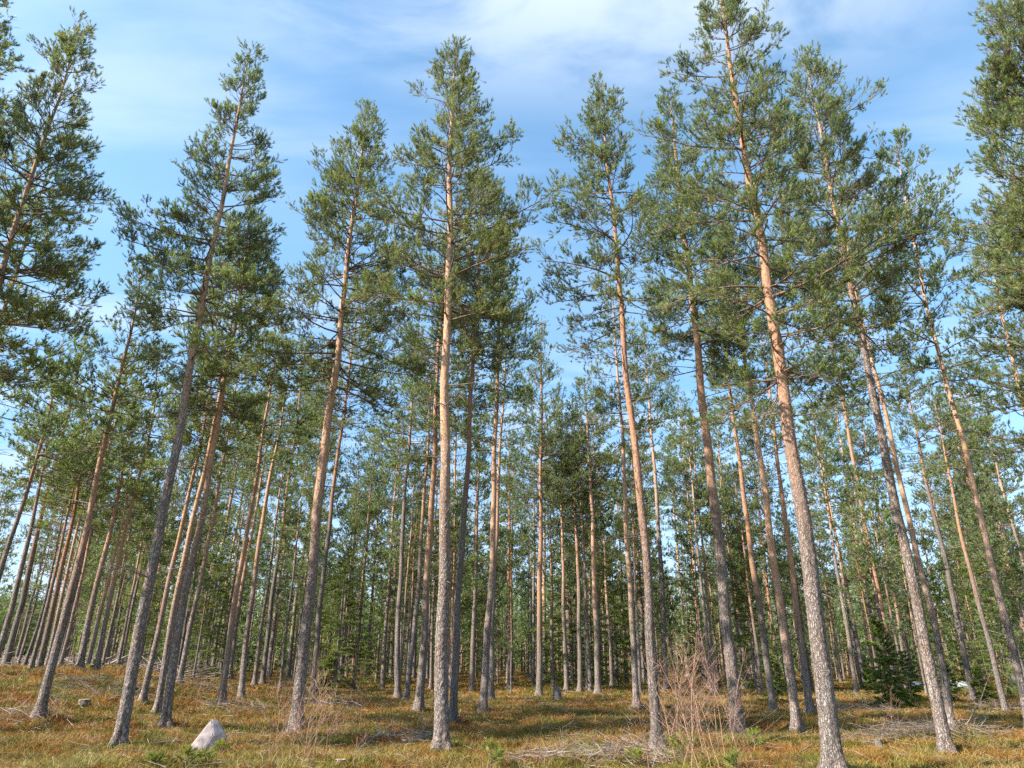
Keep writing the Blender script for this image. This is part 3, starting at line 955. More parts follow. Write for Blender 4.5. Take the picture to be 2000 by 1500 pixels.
# ------------------------------------------------------------------ spruces
def gen_spruce(rng, H, R, zb, lod, bs=1.0):
    """lod 0: a small young spruce seen close; 1: a big one far off"""
    sp = (0.16, 0.36)[lod]
    wz = np.arange(zb, H - 0.08 * H, sp)
    nb = rng.integers(5, 9, len(wz))
    bz = np.repeat(wz, nb) + rng.uniform(-1.0, 1.0, nb.sum()) * sp
    NB = len(bz)
    s_ = np.clip((bz - zb) / (H - zb), 0, 1)
    az = rng.uniform(0, 2 * math.pi, NB)
    L = R * (1 - s_) ** 0.85 * rng.uniform(0.65, 1.12, NB) + 0.04 * H ** 0.5
    e0 = np.radians(-8 + 45 * s_ ** 1.5 + rng.normal(0, 14, NB))
    cur = -0.22 * (1 - s_) + 0.12
    hx = np.stack([np.cos(az), np.sin(az), 0 * az], -1)
    A = np.stack([0 * bz, 0 * bz, bz], -1)

    def P(b, u):
        u = u[..., None]
        Lb = L[b][..., None]
        return A[b] + Lb * u * np.cos(e0[b])[..., None] * hx[b] + np.array([0, 0, 1.0]) * Lb * (u * np.sin(e0[b])[..., None] + cur[b][..., None] * u * u)

    K = 4
    u = np.broadcast_to(np.linspace(0, 1, K), (NB, K))
    p1 = P(np.repeat(np.arange(NB)[:, None], K, 1), u)
    v, f = tubes(p1, (0.003 + 0.006 * L)[:, None] * (1 - 0.8 * u), 3)
    n2 = np.maximum((L / (0.020, 0.075)[lod]).astype(int) + 4, 4)
    b2 = np.repeat(np.arange(NB), n2)
    M = len(b2)
    u2 = 0.12 + 0.88 * rng.random(M) ** 0.8
    st = P(b2, u2)
    tg = norm(P(b2, u2) - P(b2, u2 - 0.05))
    sd_ = norm(np.cross(tg, np.array([0, 0, 1.0])))
    a = rng.uniform(-1.1, 1.1, M)
    d = norm(tg * np.cos(a)[:, None] + sd_ * np.sin(a)[:, None] + np.array([0, 0, 1.0]) * rng.normal(-0.12, 0.15, M)[:, None])
    ln = (0.30 * L[b2] * (1.1 - u2) + (0.08, 0.14)[lod]) * rng.uniform(0.5, 1.2, M)
    ln = np.minimum(ln, (0.2, 0.6)[lod])
    nv, nf, tint = blades(rng, st, d, ln, (13, 12)[lod], (0.045, 0.10)[lod] * bs, (0.012, 0.024)[lod] * bs, (0.3, 1.0))
    crown = mesh_multi('crown', [(nv, nf, M_SPRUCE, {'tint': tint}, False), (v, f, M_LIMB, {}, True)])
    zz = np.linspace(-0.1, H, 12)
    path = np.stack([0 * zz, 0 * zz, zz], -1)[None]
    r = (0.011 * H + 0.006) * np.maximum(1 - zz / H, 0.03)[None]
    v, f = tubes(path, r, 8)
    return {'trunk': mesh_np('trunk', v, f, M_DEAD, None, True), 'crown': crown}


def put_tree(name, loc, parts, label, cat, group=None, rz=0.0, sc=1.0):
    e = empty(name, loc, label, cat, group)
    e.rotation_euler = (0, 0, rz)
    e.scale = (sc, sc, sc)
    for k, me in parts.items():
        link(k, me, e)
    return e


def build_spruces():
    rng = np.random.default_rng(5)
    # young spruces among the trunks: x, y of foot, top y, half width px, label
    small = [(1742, 1388, 1196, 52, 'small dark green spruce with wide skirt, among the pines near the right'),
             (1783, 1372, 1262, 30, 'smaller spruce crowding the right side of the small dark one'),
             (1862, 1372, 1290, 24, 'young yellow green spruce just left of the straight dark grey trunk'),
             (1922, 1372, 1296, 27, 'bright young spruce between two dark trunks, dry grey stick leaning on it'),
             (1152, 1342, 1285, 17, 'little bright spruce behind the slim grey and red trunks'),
             (180, 1340, 1284, 14, 'little dark bushy spruce alone on the left crest'),
             (1520, 1372, 1280, 26, 'young spruce hiding behind the pale footed pine'),
             (1700, 1345, 1290, 18, 'small spruce left of the small dark one, farther off'),
             (640, 1345, 1270, 22, 'young spruce behind the pale birch saplings')]
    for k, (x, y, ty, hw, label) in enumerate(small):
        B = ground_at(x, y, 31 if x == 180 else None)
        T = on_plane(x, ty, B[1])
        H = T[2] - B[2]
        dm = float(np.dot(B - CAM, fwd))
        parts = gen_spruce(np.random.default_rng(50 + k), H, hw * dm / 1340, 0.05 * H, 0, float(np.clip(dm / 16, 1, 1.6)))
        put_tree('spruce_tree', B, parts, label, 'young spruce')
    big = [(1205, 52, 10.5, 2.3, 'tall dark spruce filling the gap right of the red barked pine'),
           (1172, 58, 12.0, 2.5, 'big spruce behind the red barked pine right of the stump'),
           (1118, 55, 11.5, 2.4, 'big green spruce behind the slim trunks near the stump'),
           (1080, 60, 10.5, 2.3, 'green spruce behind the straight pine with conical crown'),
           (655, 47, 9.5, 2.2, 'dark spruce left of centre behind three thin trunks'),
           (735, 58, 9.0, 2.0, 'greener spruce beside the dark one left of centre'),
           (1482, 46, 10.5, 1.9, 'very dark narrow spruce behind the pale footed pine'),
           (1370, 64, 8.5, 2.0, 'spruce deep in the stand above the red saplings'),
           (400, 52, 8.0, 1.9, 'dark spruce deep in the stand behind the bent thin pine'),
           (262, 60, 7.5, 1.8, 'bushy spruce deep behind the dark leaning trunk'),
           (1850, 52, 8.0, 1.8, 'dark spruce deep behind the orange pine at the right'),
           (1950, 48, 8.5, 1.9, 'dark spruce deep behind the knotty pale trunk'),
           (930, 72, 8.5, 2.0, 'spruce deep behind the dark footed pair'),
           (30, 75, 7.0, 2.0, 'spruce at the far side of the clearing')]
    protos = [gen_spruce(np.random.default_rng(70 + k), 10.0, 2.1, 0.25, 1) for k in range(3)]
    for k, (x, d, H, R, label) in enumerate(big):
        B = ground_at(x, 1320, d)
        e = put_tree('spruce_tree', B, protos[k % 3], label, 'spruce', None, rng.uniform(0, 6.28), 1)
        e.scale = (R / 2.1, R / 2.1, H / 10.0)


build_spruces()


# ------------------------------------------------------------------ the stand behind
def build_background():
    rng = np.random.default_rng(11)
    protos = []
    for k in range(7):
        H = 16.0
        r = np.random.default_rng(300 + k)
        lean = r.normal(0, 0.25)
        parts = gen_pine(r, H, 0.10 + 0.02 * (k % 3), [(0, 0, 0), (8, lean * 0.6, 0), (16, lean, 0)], H * (0.36, 0.44, 0.30, 0.50, 0.40, 0.33, 0.46)[k],
                         1.75 + 0.12 * (k % 4), (6.0, 9.0, 5.0, 8.0, 4.5, 7.5, 6.5)[k], 2, density=1.0, droop=0.35)
        protos.append(parts)
    # a thinner, younger kind
    young = []
    for k in range(3):
        r = np.random.default_rng(400 + k)
        young.append(gen_pine(r, 10.0, 0.055, [(0, 0, 0), (5, 0.05, 0), (10, 0.15, 0)], (3.2, 4.5, 2.2)[k], 1.15, 3.0, 2, density=1.0, droop=0.3))
    taken = [ground_at(t[0], t[1], t[8].get('d'))[:2] for t in TREES]
    zones = [(-90, -27, 'slender pine in the thin far group on the left crest', 'far pines behind the left crest'),
             (-27, -9, 'slender pine in the far stand behind the boulder and pale saplings', 'far pines behind the boulder side'),
             (-9, 8, 'slender pine in the far stand behind the middle trunks and stump', 'far pines behind the middle'),
             (8, 22, 'slender pine in the far stand above the red saplings', 'far pines behind the red saplings'),
             (22, 90, 'slender pine in the far stand around the small dark spruce side', 'far pines behind the right side')]
    n = 0
    tries = 0
    while n < 225 and tries < 20000:
        tries += 1
        az = math.radians(rng.uniform(-42, 42))
        d = 38 + 44 * rng.random() ** 0.85
        x, y = d * math.sin(az), d * math.cos(az)
        px = 1000 + 1340 * math.tan(az) * 1.0
        if px < 150 and d > 40 and rng.random() > 0.16:
            continue
        if px < 420 and rng.random() > 0.75:
            continue
        if taken and min((x - t[0]) ** 2 + (y - t[1]) ** 2 for t in taken) < 1.8 ** 2:
            continue
        taken.append((x, y))
        yg = rng.random() < (0.42 if d > 55 else 0.22)
        parts = (young[rng.integers(3)] if yg else protos[rng.integers(7)])
        lab, grp = next((z[2], z[3]) for z in zones if z[0] <= math.degrees(az) < z[1])
        if yg:
            lab, grp = lab.replace('slender', 'short young'), grp.replace('far pines', 'young pines')
        sc = rng.uniform(0.8, 1.08)
        put_tree('young_pine' if yg else 'far_pine', (x, y, float(terrain(x, y))), parts, lab, 'pine tree', grp, rng.uniform(0, 6.28), sc)
        n += 1

    # the far woods: too many and too small to count
    groups_n, groups_t = [], []
    r = np.random.default_rng(21)
    N_ = 2600
    az = np.radians(r.uniform(-46, 46, N_))
    d = 78 + 130 * r.random(N_) ** 0.8
    d = np.where(np.degrees(az) < -31.5, 150 + 0.4 * d, d)
    H = r.uniform(9, 15.5, N_)
    spr = r.random(N_) < 0.4
    H = np.where(r.random(N_) < 0.25, H * 0.5, H)
    k_ = 330
    az[:k_] = np.radians(r.uniform(-47, -30, k_))
    d[:k_] = r.uniform(165, 215, k_)
    H[:k_] = r.uniform(9, 14, k_)
    X, Y = d * np.sin(az), d * np.cos(az)
    Z = terrain(X, Y)
    per = 95
    tree = np.repeat(np.arange(N_), per)
    u = r.random(N_ * per)
    low = np.repeat(r.uniform(0.12, 0.5, N_), per)
    rel = np.where(spr[tree], 0.03 + 0.97 * u, low + (1 - low) * u)
    rad = np.where(spr[tree], 2.2 * (1 - rel), 1.9 * np.sqrt(np.clip(1 - rel, 0, 1)) * np.clip(0.5 + (rel - low) * 3, 0.1, 1)) * np.sqrt(r.random(N_ * per)) + 0.1
    th = r.uniform(0, 2 * math.pi, N_ * per)
    pos = np.stack([X[tree] + rad * np.cos(th), Y[tree] + rad * np.sin(th), Z[tree] + H[tree] * rel], -1)
    dr = norm(np.stack([np.cos(th), np.sin(th), np.where(spr[tree], -0.1, 0.5)], -1))
    v, f, t = blades(r, pos, dr, 0.5, 6, 0.50, 0.13, (0.3, 1.3))
    K = 3
    zz = np.linspace(0, 1, K)
    path = np.stack([np.repeat(X[:, None], K, 1), np.repeat(Y[:, None], K, 1), Z[:, None] + H[:, None] * zz * 0.97 - 0.2], -1)
    tv, tf = tubes(path, 0.14 * (1.05 - zz)[None, :].repeat(N_, 0), 5)
    me = mesh_multi('distant_forest', [(v, f, M_NEEDLE, {'tint': t}, False), (tv, tf, M_BARK, {'upper': np.full(len(tv), 0.6)}, True)])
    tag(link('distant_forest', me), 'mass of far conifers closing the view behind all the trunks', 'forest', kind='stuff')


build_background()


# ------------------------------------------------------------------ undergrowth (nobody could count it)
def in_view(rng, n, d0, d1, p=1.0):
    az = np.radians(rng.uniform(-40, 40, n))
    d = d0 + (d1 - d0) * rng.random(n) ** p
    x, y = d * np.sin(az), d * np.cos(az)
    return x, y, d


def build_undergrowth():
    rng = np.random.default_rng(31)

    def clumps(name, n, m, d0, d1, p, h, w, spread, mat, label, cat, patch, rad=0.1):
        x, y, d = in_view(rng, n, d0, d1, p)
        if patch is not None:
            sc, th, seed = patch
            keep = vnoise(x * sc + seed, y * sc + seed * 2) + rng.normal(0, 0.08, n) > th
            x, y, d = x[keep], y[keep], d[keep]
        nn = len(x)
        size = rng.uniform(0.6, 1.3, nn)
        cx = np.repeat(x, m) + rng.normal(0, rad, nn * m)
        cy = np.repeat(y, m) + rng.normal(0, rad, nn * m)
        b = np.stack([cx, cy, terrain(cx, cy) - 0.015], -1)
        far = np.repeat(np.clip(d / 18.0, 0.9, 4.5), m)
        az = rng.uniform(0, 2 * math.pi, nn * m)
        tl = rng.uniform(spread[0], spread[1], nn * m)
        dr = np.stack([np.cos(az) * np.sin(tl), np.sin(az) * np.sin(tl), np.cos(tl)], -1)
        hh = (h * np.repeat(size, m) * rng.uniform(0.6, 1.25, nn * m))[:, None]
        ww = (w * far * rng.uniform(0.7, 1.3, nn * m))[:, None] * 0.5
        wv = norm(np.cross(dr, norm(rng.normal(size=(nn * m, 3)))))
        mid = b + dr * hh * 0.55
        tip = b + dr * hh + np.stack([np.cos(az), np.sin(az), -0.4 + 0 * az], -1) * hh * 0.25
        v = np.stack([b - wv * ww, b + wv * ww, mid + wv * ww * 0.8, mid - wv * ww * 0.8, tip], 1).reshape(-1, 3)
        i = np.arange(nn * m)[:, None] * 5
        f = np.concatenate([i + np.array([0, 1, 2]), i + np.array([0, 2, 3]), i + np.array([3, 2, 4])])
        t = np.repeat(np.repeat(rng.random(nn), m), 5)
        me = mesh_np(name, v, f, mat, {'tint': t})
        tag(link(name, me), label, cat, kind='stuff')

    heath = veg_mat('heather_sprigs', (1.0, 0.95, 0.9), (0.31, 0.115, 0.035), 0.5)
    grass = veg_mat('dry_grass_blades', (1.1, 1.1, 1.1), (0.42, 0.31, 0.14), 0.8)
    berry = veg_mat('blueberry_sprigs', (0.8, 1.05, 0.8), (0.11, 0.14, 0.035), 0.8)
    mossm = veg_mat('moss_tufts', (1.1, 1.1, 0.9), (0.29, 0.28, 0.075), 0.5)
    clumps('heather', 42000, 9, 11, 30, 1.3, 0.13, 0.010, (0.1, 0.9), heath, 'rusty brown heather and heath covering the forest floor', 'heather', None)
    clumps('heather', 30000, 7, 29, 90, 1.3, 0.16, 0.012, (0.1, 0.8), heath, 'brown heath farther back under the trees', 'heather', None, 0.2)
    clumps('dry_grass', 16000, 9, 11, 34, 1.2, 0.21, 0.007, (0.1, 1.2), grass, 'pale dry grass tufts scattered in the heath', 'grass', (0.8, 0.50, 20))
    clumps('blueberry', 20000, 9, 11, 70, 1.4, 0.14, 0.013, (0.2, 1.1), berry, 'olive green blueberry sprigs in patches', 'undergrowth', (0.55, 0.50, 45))
    clumps('moss', 20000, 9, 11, 20, 1.1, 0.055, 0.016, (0.3, 1.3), mossm, 'yellow green moss cushions nearest the camera', 'moss', (0.7, 0.46, 71), 0.07)
    # little twigs lying about
    n = 2600
    x, y, d = in_view(rng, n, 11, 45, 1.2)
    az = rng.uniform(0, 6.28, n)
    ln = rng.uniform(0.10, 0.55, n)
    K = 4
    u = np.linspace(-0.5, 0.5, K)
    bow = rng.normal(0, 0.12, n)
    px_ = x[:, None] + ln[:, None] * (u * np.cos(az)[:, None] - bow[:, None] * u ** 2 * np.sin(az)[:, None])
    py_ = y[:, None] + ln[:, None] * (u * np.sin(az)[:, None] + bow[:, None] * u ** 2 * np.cos(az)[:, None])
    pz = terrain(px_, py_) + 0.07 + rng.uniform(0, 0.05, (n, 1)) + ln[:, None] * u * rng.normal(0, 0.25, (n, 1))
    v, f = tubes(np.stack([px_, py_, pz], -1), np.repeat(rng.uniform(0.0015, 0.004, (n, 1)), K, 1) * np.clip(d / 15, 1, 3)[:, None], 4)
    tag(link('fallen_twigs', mesh_np('fallen_twigs', v, f, M_SLASH, None, True)), 'pale bits of twig littering the heath', 'twigs', kind='stuff')
    # logging slash of the clearing beyond the left crest
    n = 2600
    azi = np.radians(rng.uniform(-42, -22, n))
    d = rng.uniform(38, 120, n)
    x, y = d * np.sin(azi), d * np.cos(azi)
    az = rng.uniform(0, 6.28, n)
    ln = rng.uniform(0.5, 2.4, n)
    tl = rng.normal(0.12, 0.2, n)
    a = np.stack([x, y, terrain(x, y) + 0.02], -1)
    b = a + np.stack([np.cos(az) * np.cos(tl), np.sin(az) * np.cos(tl), np.abs(np.sin(tl))], -1) * ln[:, None]
    v, f = tubes(np.stack([a, b], 1), np.stack([rng.uniform(0.02, 0.055, n), np.full(n, 0.012)], 1), 4)
    tag(link('logging_slash', mesh_np('logging_slash', v, f, M_SLASH, None, True)), 'pale logging slash littering the clearing beyond the left crest', 'slash', kind='stuff')
    # last snow in the open behind the right side
    vs, fs, off = [], [], 0
    for (sx, sy, sw) in [(1786, 1309, 0.6), (1868, 1311, 0.8)]:
        B = ground_at(sx, 1318, 62)
        nr, ns = 5, 20
        for j in range(nr):
            for i in range(ns):
                t = i / ns * 6.283
                q = (j + 0.001) / (nr - 1)
                rr = sw * q * (1 + 0.2 * math.sin(3 * t + sx) + 0.12 * math.sin(5 * t))
                X_, Y_ = B[0] + rr * math.cos(t), B[1] + 2.0 * rr * math.sin(t)
                vs.append((X_, Y_, float(terrain(X_, Y_)) + 0.42 * (1 - q * q) - 0.03))
        for j in range(nr - 1):
            for i in range(ns):
                a0 = off + j * ns
                fs.append((a0 + i, a0 + (i + 1) % ns, a0 + ns + (i + 1) % ns, a0 + ns + i))
        off += nr * ns
    tag(link('snow', mesh_np('snow', np.array(vs), np.array(fs)[:, ::-1], plain_mat('old_snow', (0.45, 0.46, 0.50), 0.6), None, True)),
        'last patches of old snow far between the trunks near the right', 'snow', kind='stuff')


build_undergrowth()


# ------------------------------------------------------------------ bare birch saplings
def gen_sapling(rng, H, lean, twiggy=1.0):
    K = 9
    u = np.linspace(0, 1, K)
    az = rng.uniform(0, 6.28)
    off = np.array([math.cos(az), math.sin(az), 0]) * lean * H
    stem = np.stack([off[0] * u ** 1.4 + 0.02 * np.sin(u * 9 + az), off[1] * u ** 1.4 + 0.02 * np.cos(u * 7 + az), H * u], -1)
    rs = (0.003 + 0.0026 * H) * (1 - 0.82 * u) + 0.0008
    st = tubes(stem[None], rs[None], 6)
    nt = int(12 * twiggy * H ** 0.6)
    ut = np.clip(np.linspace(0.14, 0.95, nt) + rng.normal(0, 0.02, nt), 0.1, 0.97)
    base = np.stack([np.interp(ut, u, stem[:, k]) for k in range(3)], -1)
    a = rng.uniform(0, 6.28, nt)
    el = rng.uniform(0.35, 1.0, nt)
    d = np.stack([np.cos(a) * np.cos(el), np.sin(a) * np.cos(el), np.sin(el)], -1)
    ln = H * (0.46 * (1.08 - ut)) * rng.uniform(0.5, 1.15, nt) + 0.12
    K2 = 5
    v = np.linspace(0, 1, K2)
    bend = rng.normal(0, 0.10, (nt, 3)) + np.array([0, 0, 0.12])
    tw = base[:, None] + d[:, None] * (ln[:, None] * v)[..., None] + bend[:, None] * (ln[:, None] * v ** 2)[..., None]
    r2 = (0.0016 + 0.0019 * ln)[:, None] * (1 - 0.7 * v)
    parts = [tubes(tw, r2, 4)]
    m = 5
    k = np.repeat(np.arange(nt), m)
    w = rng.uniform(0.15, 0.95, len(k))
    b0 = base[k] + d[k] * (ln[k] * w)[:, None] + bend[k] * (ln[k] * w ** 2)[:, None]
    d3 = norm(d[k] + rng.normal(0, 0.55, (len(k), 3)) + np.array([0, 0, 0.25]))
    l3 = 0.42 * ln[k] * (1.1 - w) * rng.uniform(0.5, 1.2, len(k)) + 0.05
    p = np.stack([b0, b0 + d3 * (l3 * 0.5)[:, None] + rng.normal(0, 0.01, (len(k), 3)), b0 + d3 * l3[:, None] + np.array([0, 0, 0.02])], 1)
    parts.append(tubes(p, np.tile([0.0020, 0.0017, 0.0011], (len(k), 1)), 3))
    tv, tf = join_vf(parts)
    return {'stem': mesh_np('stem', st[0], st[1], M_BIRCH, None, True), 'twigs': mesh_np('twigs', tv, tf, M_BIRCH, None, True)}


def build_saplings():
    rng = np.random.default_rng(41)
    red = [(1352, 1512, 1235, .12), (1388, 1505, 1262, .25), (1322, 1495, 1275, .28), (1420, 1490, 1245, .3), (1300, 1500, 1320, .4),
           (1450, 1498, 1290, .3), (1372, 1470, 1235, .12), (1405, 1460, 1235, .2), (1318, 1465, 1255, .22), (1345, 1450, 1250, .15), (1475, 1500, 1350, .45), (1270, 1508, 1365, .45),
           (1432, 1455, 1262, .25), (1366, 1514, 1290, .35), (1335, 1505, 1340, .5), (1405, 1510, 1350, .5)]
    pale = [(560, 1500, 1350, .25), (585, 1510, 1320, .2), (612, 1495, 1290, .2), (540, 1490, 1335, .3), (640, 1480, 1320, .3),
            (571, 1460, 1265, .15), (600, 1450, 1280, .2), (548, 1450, 1320, .25), (655, 1440, 1305, .25), (590, 1505, 1400, .4), (520, 1500, 1405, .4)]
    single = [(695, 1440, 1268, .1, 'single thin bare sapling between the pale clump and the middle'), (703, 1432, 1290, .12, 'thin bare sapling close beside the single one'),
              (1628, 1420, 1300, .1, 'thin bare sapling half behind the thickest trunk'), (383, 1385, 1310, .03, 'single bare stick of a sapling above the boulder'),
              (1745, 1440, 1345, .15, 'bare sapling in front of the small dark spruce'), (1757, 1430, 1360, .2, 'short bare sapling standing in the brush at the small dark spruce'), (1895, 1385, 1330, .1, 'dry sapling by the dark grey trunk'),
              (693, 1505, 1440, .3, 'knee high bare sapling near the low cut stump')]
    for rows, lab, grp in ((red, 'bare reddish birch sapling in the dense clump before the pale slim pine', 'red birch saplings in one clump'),
                           (pale, 'bare pale birch sapling in the clump at the foot of the orange pine', 'pale birch saplings in one clump')):
        for (x, y, ty, ln) in rows:
            B = ground_at(x, y)
            H = on_plane(x, ty, B[1])[2] - B[2]
            put_tree('birch_sapling', B, gen_sapling(rng, H, ln), lab, 'sapling', grp)
    for (x, y, ty, ln, lab) in single:
        B = ground_at(x, y)
        H = on_plane(x, ty, B[1])[2] - B[2]
        put_tree('birch_sapling', B, gen_sapling(rng, H, ln, 0.6), lab, 'sapling')


build_saplings()


# ------------------------------------------------------------------ small pine seedlings
def build_seedlings():
    rows = [(362, 1505, 1462, 'yellow green pine seedling in front of the pink boulder'), (398, 1498, 1470, 'small seedling right of the one before the boulder'),
            (300, 1502, 1478, 'small pine seedling at the bottom edge, left of the boulder'), (432, 1478, 1450, 'seedling touching the right foot of the boulder'),
            (958, 1510, 1448, 'bright yellow green pine seedling right of the biggest middle trunk'), (975, 1502, 1462, 'smaller seedling beside the bright one right of the middle trunk'),
            (1335, 1500, 1420, 'yellow green seedling among the red birch saplings'), (1440, 1512, 1470, 'seedling at the dark foot of the red birch saplings'),
            (1475, 1470, 1425, 'seedling right of the red birch saplings'), (1240, 1500, 1465, 'low seedling left of the red birch saplings')]
    for k, (x, y, ty, lab) in enumerate(rows):
        rng = np.random.default_rng(600 + k)
        B = ground_at(x, y)
        H = on_plane(x, ty, B[1])[2] - B[2]
        n = 15
        z = H * rng.uniform(0.15, 0.8, n)
        a = rng.uniform(0, 6.28, n)
        el = rng.uniform(0.3, 1.0, n)
        ln = (H - z) * 0.55 + 0.05
        d = np.stack([np.cos(a) * np.cos(el), np.sin(a) * np.cos(el), np.sin(el)], -1)
        b0 = np.stack([0 * z, 0 * z, z], -1)
        tip = b0 + d * ln[:, None]
        twig = tubes(np.stack([b0, tip], 1), np.tile([0.004, 0.002], (n, 1)), 4)
        stem = tubes(np.array([[[0, 0, -0.02], [0.01, 0, H * 0.5], [0, 0, H * 0.95]]]), np.array([[0.009, 0.006, 0.003]]), 6)
        pos = np.concatenate([b0 + d * (ln * q)[:, None] for q in (0.35, 0.6, 0.85)] + [np.array([[0, 0, H * 0.85], [0, 0, H * 0.7]])])
        dd = np.concatenate([d, d, d, np.array([[0, 0, 1.0], [0, 0, 1.0]])])
        v, f, t = blades(rng, pos, dd, 0.10, 26, 0.06, 0.006, (0.35, 0.9))
        sv, sf = join_vf([stem, twig])
        e = empty('pine_seedling', B, lab, 'seedling')
        link('stem', mesh_np('stem', sv, sf, M_LIMB, None, True), e)
        link('foliage', mesh_np('foliage', v, f, M_SEEDLING, {'tint': t}), e)


build_seedlings()


# ------------------------------------------------------------------ the boulder
def build_boulder():
    import bmesh
    B = ground_at(403, 1466)
    bm = bmesh.new()
    P = [(-0.36, -0.02, -0.10), (-0.31, -0.10, 0.02), (-0.04, -0.04, 0.57), (0.09, 0.02, 0.55), (0.33, 0.02, 0.28), (0.27, -0.08, 0.16), (-0.03, -0.20, -0.08),
         (-0.30, 0.22, -0.10), (-0.06, 0.14, 0.50), (0.08, 0.16, 0.49), (0.28, 0.14, 0.22), (0.0, 0.25, -0.10), (0.10, -0.14, 0.30), (-0.16, -0.16, 0.20)]
    vs = [bm.verts.new(p) for p in P]
    bmesh.ops.convex_hull(bm, input=vs)
    bmesh.ops.bevel(bm, geom=bm.edges[:], offset=0.014, segments=2, affect='EDGES')
    bmesh.ops.triangulate(bm, faces=bm.faces[:])
    bmesh.ops.subdivide_edges(bm, edges=bm.edges[:], cuts=2, use_grid_fill=True)
    r = np.random.default_rng(4)
    for v in bm.verts:
        c = v.co
        n_ = (float(vnoise(c.x * 7 + 10, c.z * 7 + c.y * 5)) - 0.5) * 0.03
        v.co = c * (1 + n_)
    me = bpy.data.meshes.new('boulder')
    bm.to_mesh(me)
    bm.free()
    me.materials.append(rock_mat())
    bo = link('boulder', me, None, B)
    bo.rotation_euler = (0, math.radians(7), 0)
    bo.scale = (0.95, 0.95, 0.93)
    tag(bo, 'pointed pink granite boulder with a dark lichened tip, sitting in the heath', 'boulder')


build_boulder()


# ------------------------------------------------------------------ stumps
def build_stumps():
    for k, (x, y, w, h, broken, lab) in enumerate([
            (163, 1377, 19, 10, False, 'low weathered cut stump in the heath near the flared left pine'),
            (664, 1492, 19, 8, False, 'low cut stump with pale top at the bottom edge, right of the pale saplings'),
            (1088, 1367, 15, 17, True, 'dark broken stump with a spike, standing alone right of the middle'),
            (1718, 1462, 14, 14, True, 'small broken orange stump in front of the brush pile near the right')]):
        rng = np.random.default_rng(700 + k)
        B = ground_at(x, y)
        m = float(np.dot(B - CAM, fwd)) / 1340
        R, H = w * m * 0.5, h * m
        S, K = 22, 7
        th = np.linspace(0, 2 * math.pi, S, endpoint=False)
        z = np.linspace(-0.08, H, K)
        V = []
        for j, zz in enumerate(z):
            rr = R * (1 + 0.35 * math.exp(-max(zz, 0) / (0.35 * H + 0.02))) * (1 + 0.09 * np.sin(th * 5 + k) * (1.2 - j / K) + 0.03 * rng.normal(size=S))
            top = zz + (0 if j < K - 1 or not broken else 1) * H * (0.45 * rng.random(S) + 0.5 * np.maximum(np.cos(th - 2.5), 0) ** 4)
            V.append(np.stack([rr * np.cos(th), rr * np.sin(th), top + 0 * th], -1))
        V = np.array(V)
        i = np.arange(K - 1)[:, None] * S
        s = np.arange(S)[None]
        Fq = np.stack([i + s, i + (s + 1) % S, i + S + (s + 1) % S, i + S + s], -1).reshape(-1, 4)
        e = empty('tree_stump', B, lab, 'stump')
        link('bark', mesh_np('bark', V.reshape(-1, 3), Fq, M_DEAD if broken else M_BARK, {'upper': np.zeros(S * K)}, True), e)
        c = np.array([[0, 0, H - (0.02 if not broken else 0.3 * H)]])
        ring = V[-1].copy()
        ring[:, :2] *= 0.985
        cv = np.concatenate([c, ring])
        cf = np.array([(0, 1 + j, 1 + (j + 1) % S) for j in range(S)])
        link('cut_face', mesh_np('cut_face', cv, cf, M_CUT if not broken else M_DEAD), e)


build_stumps()


# ------------------------------------------------------------------ brush piles and fallen branches
def branch_paths(rng, n, cx, cy, rx, ry, lmin, lmax, hmax, r):
    paths, rads = [], []
    K = 6
    u = np.linspace(0, 1, K)
    for _ in range(n):
        a = rng.uniform(0, 6.28)
        q = math.sqrt(rng.random())
        x, y = cx + rx * q * math.cos(a), cy + ry * q * math.sin(a)
        t = rng.uniform(0, 6.28)
        L = rng.uniform(lmin, lmax)
        el = abs(rng.normal(0.10, 0.28))
        bend = rng.normal(0, 0.25)
        px = x + L * (u - 0.4) * math.cos(t) - bend * L * u ** 2 * math.sin(t)
        py = y + L * (u - 0.4) * math.sin(t) + bend * L * u ** 2 * math.cos(t)
        hh = 0.03 + hmax * (1 - q) * rng.random()
        pz = terrain(px, py) + hh + L * u * math.sin(el) * 0.6 - 0.15 * L * u ** 2 * rng.random()
        paths.append(np.stack([px, py, np.maximum(pz, terrain(px, py) + 0.01)], -1))
        rads.append(r * rng.uniform(0.35, 1.2) * (1 - 0.75 * u))
    return np.array(paths), np.array(rads)


def with_twigs(rng, paths, rads, per, scale=0.3):
    n = len(paths)
    K = paths.shape[1]
    k = np.repeat(np.arange(n), per)
    j = rng.integers(1, K, len(k))
    b = paths[k, j]
    t = norm(paths[k, j] - paths[k, j - 1])
    L = np.linalg.norm(paths[k, -1] - paths[k, 0], axis=1) * scale * rng.uniform(0.4, 1.2, len(k))
    d = norm(t + rng.normal(0, 0.55, (len(k), 3)) + np.array([0, 0, 0.2]))
    p = np.stack([b, b + d * (L * 0.5)[:, None], b + d * L[:, None] + rng.normal(0, 0.1, (len(k), 3)) * L[:, None]], 1)
    return tubes(p, np.tile([0.0042, 0.0034, 0.0018], (len(k), 1)), 3)


